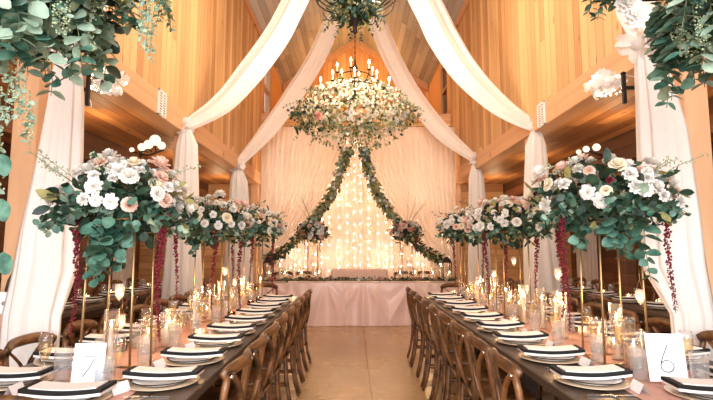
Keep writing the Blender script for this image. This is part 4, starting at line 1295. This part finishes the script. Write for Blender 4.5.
tR, rr = overhead('eucalyptus_installation', 'overhead hoop of willow and silver-dollar eucalyptus, top right', tuple(cR), 102, [
    (34,-.18,.36,-.2,.2,-.06,.10,(.2,.36),.105,.15,[0,2,1,0],1,9),
    (26,-.02,.36,-.2,.2,-.08,.08,(.3,.46),.085,.44,[0,0,2,0],0,8),
    (20,-.12,.3,-.2,.1,-.04,.10,(.2,.3),.07,.4,[1,1,0],1,8),
    (7,-.40,-.24,-.1,.1,-.0,.06,(.08,.16),.06,.3,[1,0],1,6),
    ], 5.2)
mb = MB()
for k in range(34): seeded(mb, (rr.uniform(-.12,.3), rr.uniform(-.25,.05), rr.uniform(-.14,.05)), (rr.uniform(-.3,.3), rr.uniform(-.5,.1), -.8), rr.uniform(.16,.32), rr, dens=10)
mb.build('seeded_sprigs', LM, tR)
for px, py, k_ in ((628,4,'white_stock'),(636,16,'white_stock'),(96,-4,'white_stock')):
    par, c = (tR, cR) if px > 300 else (tL, cL)
    put(k_, ROSES[k_], par, Matrix.LocRotScale(P(px,py,1.9)-c, Vector((-.3,-1,-.1)).to_track_quat('Z','Y'), (1.1,)*3))

# ------------------------------------------------------------------ fittings on the beams and posts
def grille(x, y, z, s, label):
    t = thing('wall_grille', label, 'vent', (x, y, z))
    mb = MB(); h, w = .145, .10
    for a, b, c, d in ((-w,-w+.012,-h,h),(w-.012,w,-h,h),(-w,w,-h,-h+.014),(-w,w,h-.014,h)): mb.box((-.012,a,c),(.012,b,d))
    for k in range(9): mb.box((-.008,-w+.01,-h+.03+k*.029),(.008,w-.01,-h+.042+k*.029))
    mb.box((-.006,-.008,-h),(.01,.008,h))
    mb.build('louvred_frame', m_grille, t)
    mb = MB(); mb.box((-.004,-w+.005,-h+.005),(.002,w-.005,h-.005)); mb.build('dark_backing', m_slot, t)
grille(-XB+.034, 5.22, 2.995, 1, 'white slotted grille on the left beam')
grille(XB-.034, 5.62, 2.995, -1, 'white slotted grille on the right beam')
def bundle(label, c, rx, rz, seed, hook):
    rr = random.Random(seed)
    t = thing('string_light_bundle', label, 'string lights', tuple(c))
    mb = MB()
    for k in range(46):
        v = rvec(rr); p = Vector((v.x*rx, v.y*.07, v.z*rz))*rr.uniform(.3,1)
        q = v.to_track_quat('Z','Y').to_matrix().to_4x4(); tmp = MB()
        petal(tmp, rr.random()*6, 0, 0, .085, .045, .7, .8, 0, 3, 3, ruf=.012, rr=rr); mb.add(tmp.v, tmp.f, 0, True, Matrix.Translation(p) @ q)
    mb.build('tulle_wrap', m_drape, t)
    mb = MB()
    for k in range(36):
        v = rvec(rr); mb.blob((v.x*rx*1.15, v.y*.09-.01, v.z*rz*1.15), .008)
    mb.build('fairy_bulb', m_fairy, t)
    return t
b1 = bundle('white tulle bundle of string lights hung under the left beam', P(107,80,3.95), .15, .10, 5, None)
b2 = bundle('white tulle bundle of string lights hung under the right beam', P(605,85,3.95), .14, .085, 6, None)
def hook(label, c, s):
    t = thing('iron_wall_bracket', label, 'bracket', tuple(c))
    mb = MB(); mb.box((-.014,-.014,-.13),(.014,.014,.11), ch=.003); mb.build('upright_bar', m_iron, t)
    mb = MB(); mb.box((min(0,s*.42),-.011,-.012),(max(0,s*.42),.011,.016), ch=.003); mb.build('arm', m_iron, t)
    mb = MB(); mb.lathe([(0,.11),(.02,.115),(.02,.13),(0,.14)], 10); mb.build('finial', m_iron, t)
hook('black iron cross-shaped bracket beside the right string light bundle', P(624,88,3.75), 1)
hook('black iron bracket beside the left string light bundle', P(88,90,3.75), -1)
def plug_cord(label, pts):
    mb = MB(); mb.tube(pts, .006, 6); tag(mb.build('light_cord', m_string), label, 'cord')
plug_cord('white cord looping under the left string light bundle', [P(84,88,3.9),P(90,100,3.9),P(92,107,3.9),P(84,105,3.9),P(78,98,3.9)])
plug_cord('white cord arching over the black bracket on the right', [P(612,82,3.9),P(626,75,3.9),P(638,78,3.9),P(642,84,3.9)])
# frosted globe sconces
def sconce(label, c, s, globes):
    t = thing('globe_sconce', label, 'lamp', tuple(c))
    mb = MB(); mb.tube([(s*.16,0,-.02),(s*.08,0,-.03),(0,0,.0),(-s*.05,0,.02)], .009, 8); mb.lathe([(0,0),(.03,.0),(.03,.012),(0,.012)], 14, M=Matrix.Translation((s*.16,0,-.02)) @ Matrix.Rotation(-s*PI/2,4,'Y')); mb.build('arm', m_iron, t)
    for gx, gz, r in globes:
        mb = MB(); mb.ball((gx,0,gz), r, 14); mb.build('frosted_globe', m_globe, t)
        mb = MB(); mb.tube([(gx,0,gz-r),(gx*.6,0,.0)], .006, 6); mb.build('stem', m_iron, t)
cS = P(158,152,4.3)
sconce('black sconce with a cluster of frosted white globes on the left', cS, -1, [(-.03,.11,.05),(-.09,.07,.042),(-.15,.045,.036),(.03,.06,.036),(-.24,.02,.022)])
cS = P(592,152,4.9)
sconce('black sconce with small frosted globes on the right', cS, 1, [(-.06,.03,.034),(.05,.05,.04),(-.14,.0,.026)])
# switch plate and cable on the nearest left post
sw = thing('switch_plate', 'white switch plate with a round knob on the nearest left post', 'switch', tuple(P(6,303,3.12)))
mb = MB(); mb.box((-.07,-.012,-.07),(.06,.012,.07), ch=.006); mb.build('plate', m_grille, sw)
mb = MB(); mb.lathe([(0,0),(.014,0),(.012,.014),(0,.015)], 12, M=Matrix.Translation((.0,-.012,.0)) @ Matrix.Rotation(PI/2,4,'X')); mb.build('knob', m_slot, sw)
mb = MB(); mb.tube([P(14,272,3.15),P(9,280,3.12),P(6,290,3.12),P(8,296,3.12)], .009, 6); tag(mb.build('power_cable', m_iron), 'black cable running into the white switch plate on the left post', 'cable')

# ------------------------------------------------------------------ side aisles: a long table on each side
for key, s in (('left',-1),('right',1)):
    x0, x1 = (s*2.86, s*3.36) if s > 0 else (-3.36, -2.86)
    tt = (x0, x1, 4.1, 8.4)
    farm_table('farm_table', *tt, 'dark wood table in the %s side aisle behind the posts' % key)
    for i in range(7):
        y = 4.4 + i*.58
        setting((x0+x1)/2, y, -PI/2 if s > 0 else PI/2, '%s along the %s aisle table' % (ORD[i], key), 'on the %s side aisle table' % key, small=True)
        place(tumbler, ((x0+x1)/2 + s*.19, y+.12, TOP), 0, 'cut crystal water tumbler, %s along the %s side aisle table' % (ORD[i], key), 'tumblers on the %s side aisle table' % key)
        place(frostv, ((x0+x1)/2 + s*.18, y+.29, TOP), 0, 'small frosted glass votive, %s along the %s side aisle table' % (ORD[i], key), 'votives on the %s side aisle table' % key)
        put_chair(s*3.42, y, s*PI/2, 'brown cross-back chair, %s on the outer side of the %s side aisle table' % (ORD[i], key), 'cross-back chairs at the %s side aisle table' % key)
        if i not in (0,3): put_chair(s*2.74, y, -s*PI/2, 'brown cross-back chair, %s on the hall side of the %s side aisle table' % (ORD[i], key), 'cross-back chairs at the %s side aisle table' % key)
    for k, (y0, y1) in enumerate(((4.0,4.9),(6.8,7.7),(9.6,10.5)) if s > 0 else ((9.6,10.5),)):
        mb = MB(); xx = s*4.86
        ph = k*1.7
        mb.grid(lambda u, v: (xx + .03*math.sin(u*34+ph)*(.5+.5*v), y0+(y1-y0)*u, 2.5-2.48*v), 60, 8)
        tag(mb.build('window_curtain', m_drape), 'white sheer curtain, %s along the %s outer wall' % (ORD[k], key), 'curtain', 'curtains along the %s outer wall' % key)

# ------------------------------------------------------------------ light
w = bpy.data.worlds.new('world'); sc.world = w; w.use_nodes = True
bg = w.node_tree.nodes['Background']; bg.inputs['Color'].default_value = (.86,.93,1.0,1); bg.inputs['Strength'].default_value = 1.5
# added area lamp at the open near end, cool daylight fill for the foreground
d = light('daylight_fill', 'AREA', (0, -2.4, 2.3), 500, (.94,.97,1.0), shape='RECTANGLE', size=4.4, size_y=4.0); d.rotation_euler = (rad(82), 0, 0)
for c, e in ((C1, 110), (C2, 130)):
    light('chandelier_and_fill_light', 'POINT', (c.x, c.y-(1.1 if e == 130 else .0), c.z+.95), e, (1.0,.78,.55), shadow_soft_size=.35)
light('chandelier_and_fill_light', 'POINT', (0, 4.6, 5.2), 140, (1.0,.84,.68), shadow_soft_size=.35)  # added warm fill lamp on no fitting, lights garlands and backdrop from the front
light('loft_lamp', 'POINT', (0, 13.3, 6.3), 95, (1.0,.52,.18), shadow_soft_size=.2)
for s in (-1,1):
    for y in (2.6, 5.2, 7.6, 9.9): light('aisle_lamp', 'POINT', (s*2.9, y, 2.55), 10, (1.0,.64,.34), shadow_soft_size=.12)
for x in (-1.4,-.5,.5,1.4):
    for z in (1.2,2.6): light('fairy_light_glow', 'POINT', (x*1.0+.07, 10.75, z), 6.5, (1.0,.86,.72), shadow_soft_size=.15)

vs_ = sc.view_settings
sc.display_settings.display_device = 'sRGB'
vs_.view_transform = 'Standard'; vs_.look = 'None'; vs_.exposure = 0.0; vs_.gamma = 1.0; vs_.use_curve_mapping = False
cy = sc.cycles
cy.use_denoising = True
try: cy.denoiser = 'OPENIMAGEDENOISE'
except Exception: pass
cy.max_bounces = 8; cy.diffuse_bounces = 4; cy.glossy_bounces = 3; cy.transmission_bounces = 4; cy.transparent_max_bounces = 24
cy.sample_clamp_indirect = 4.0
cy.caustics_reflective = False; cy.caustics_refractive = False
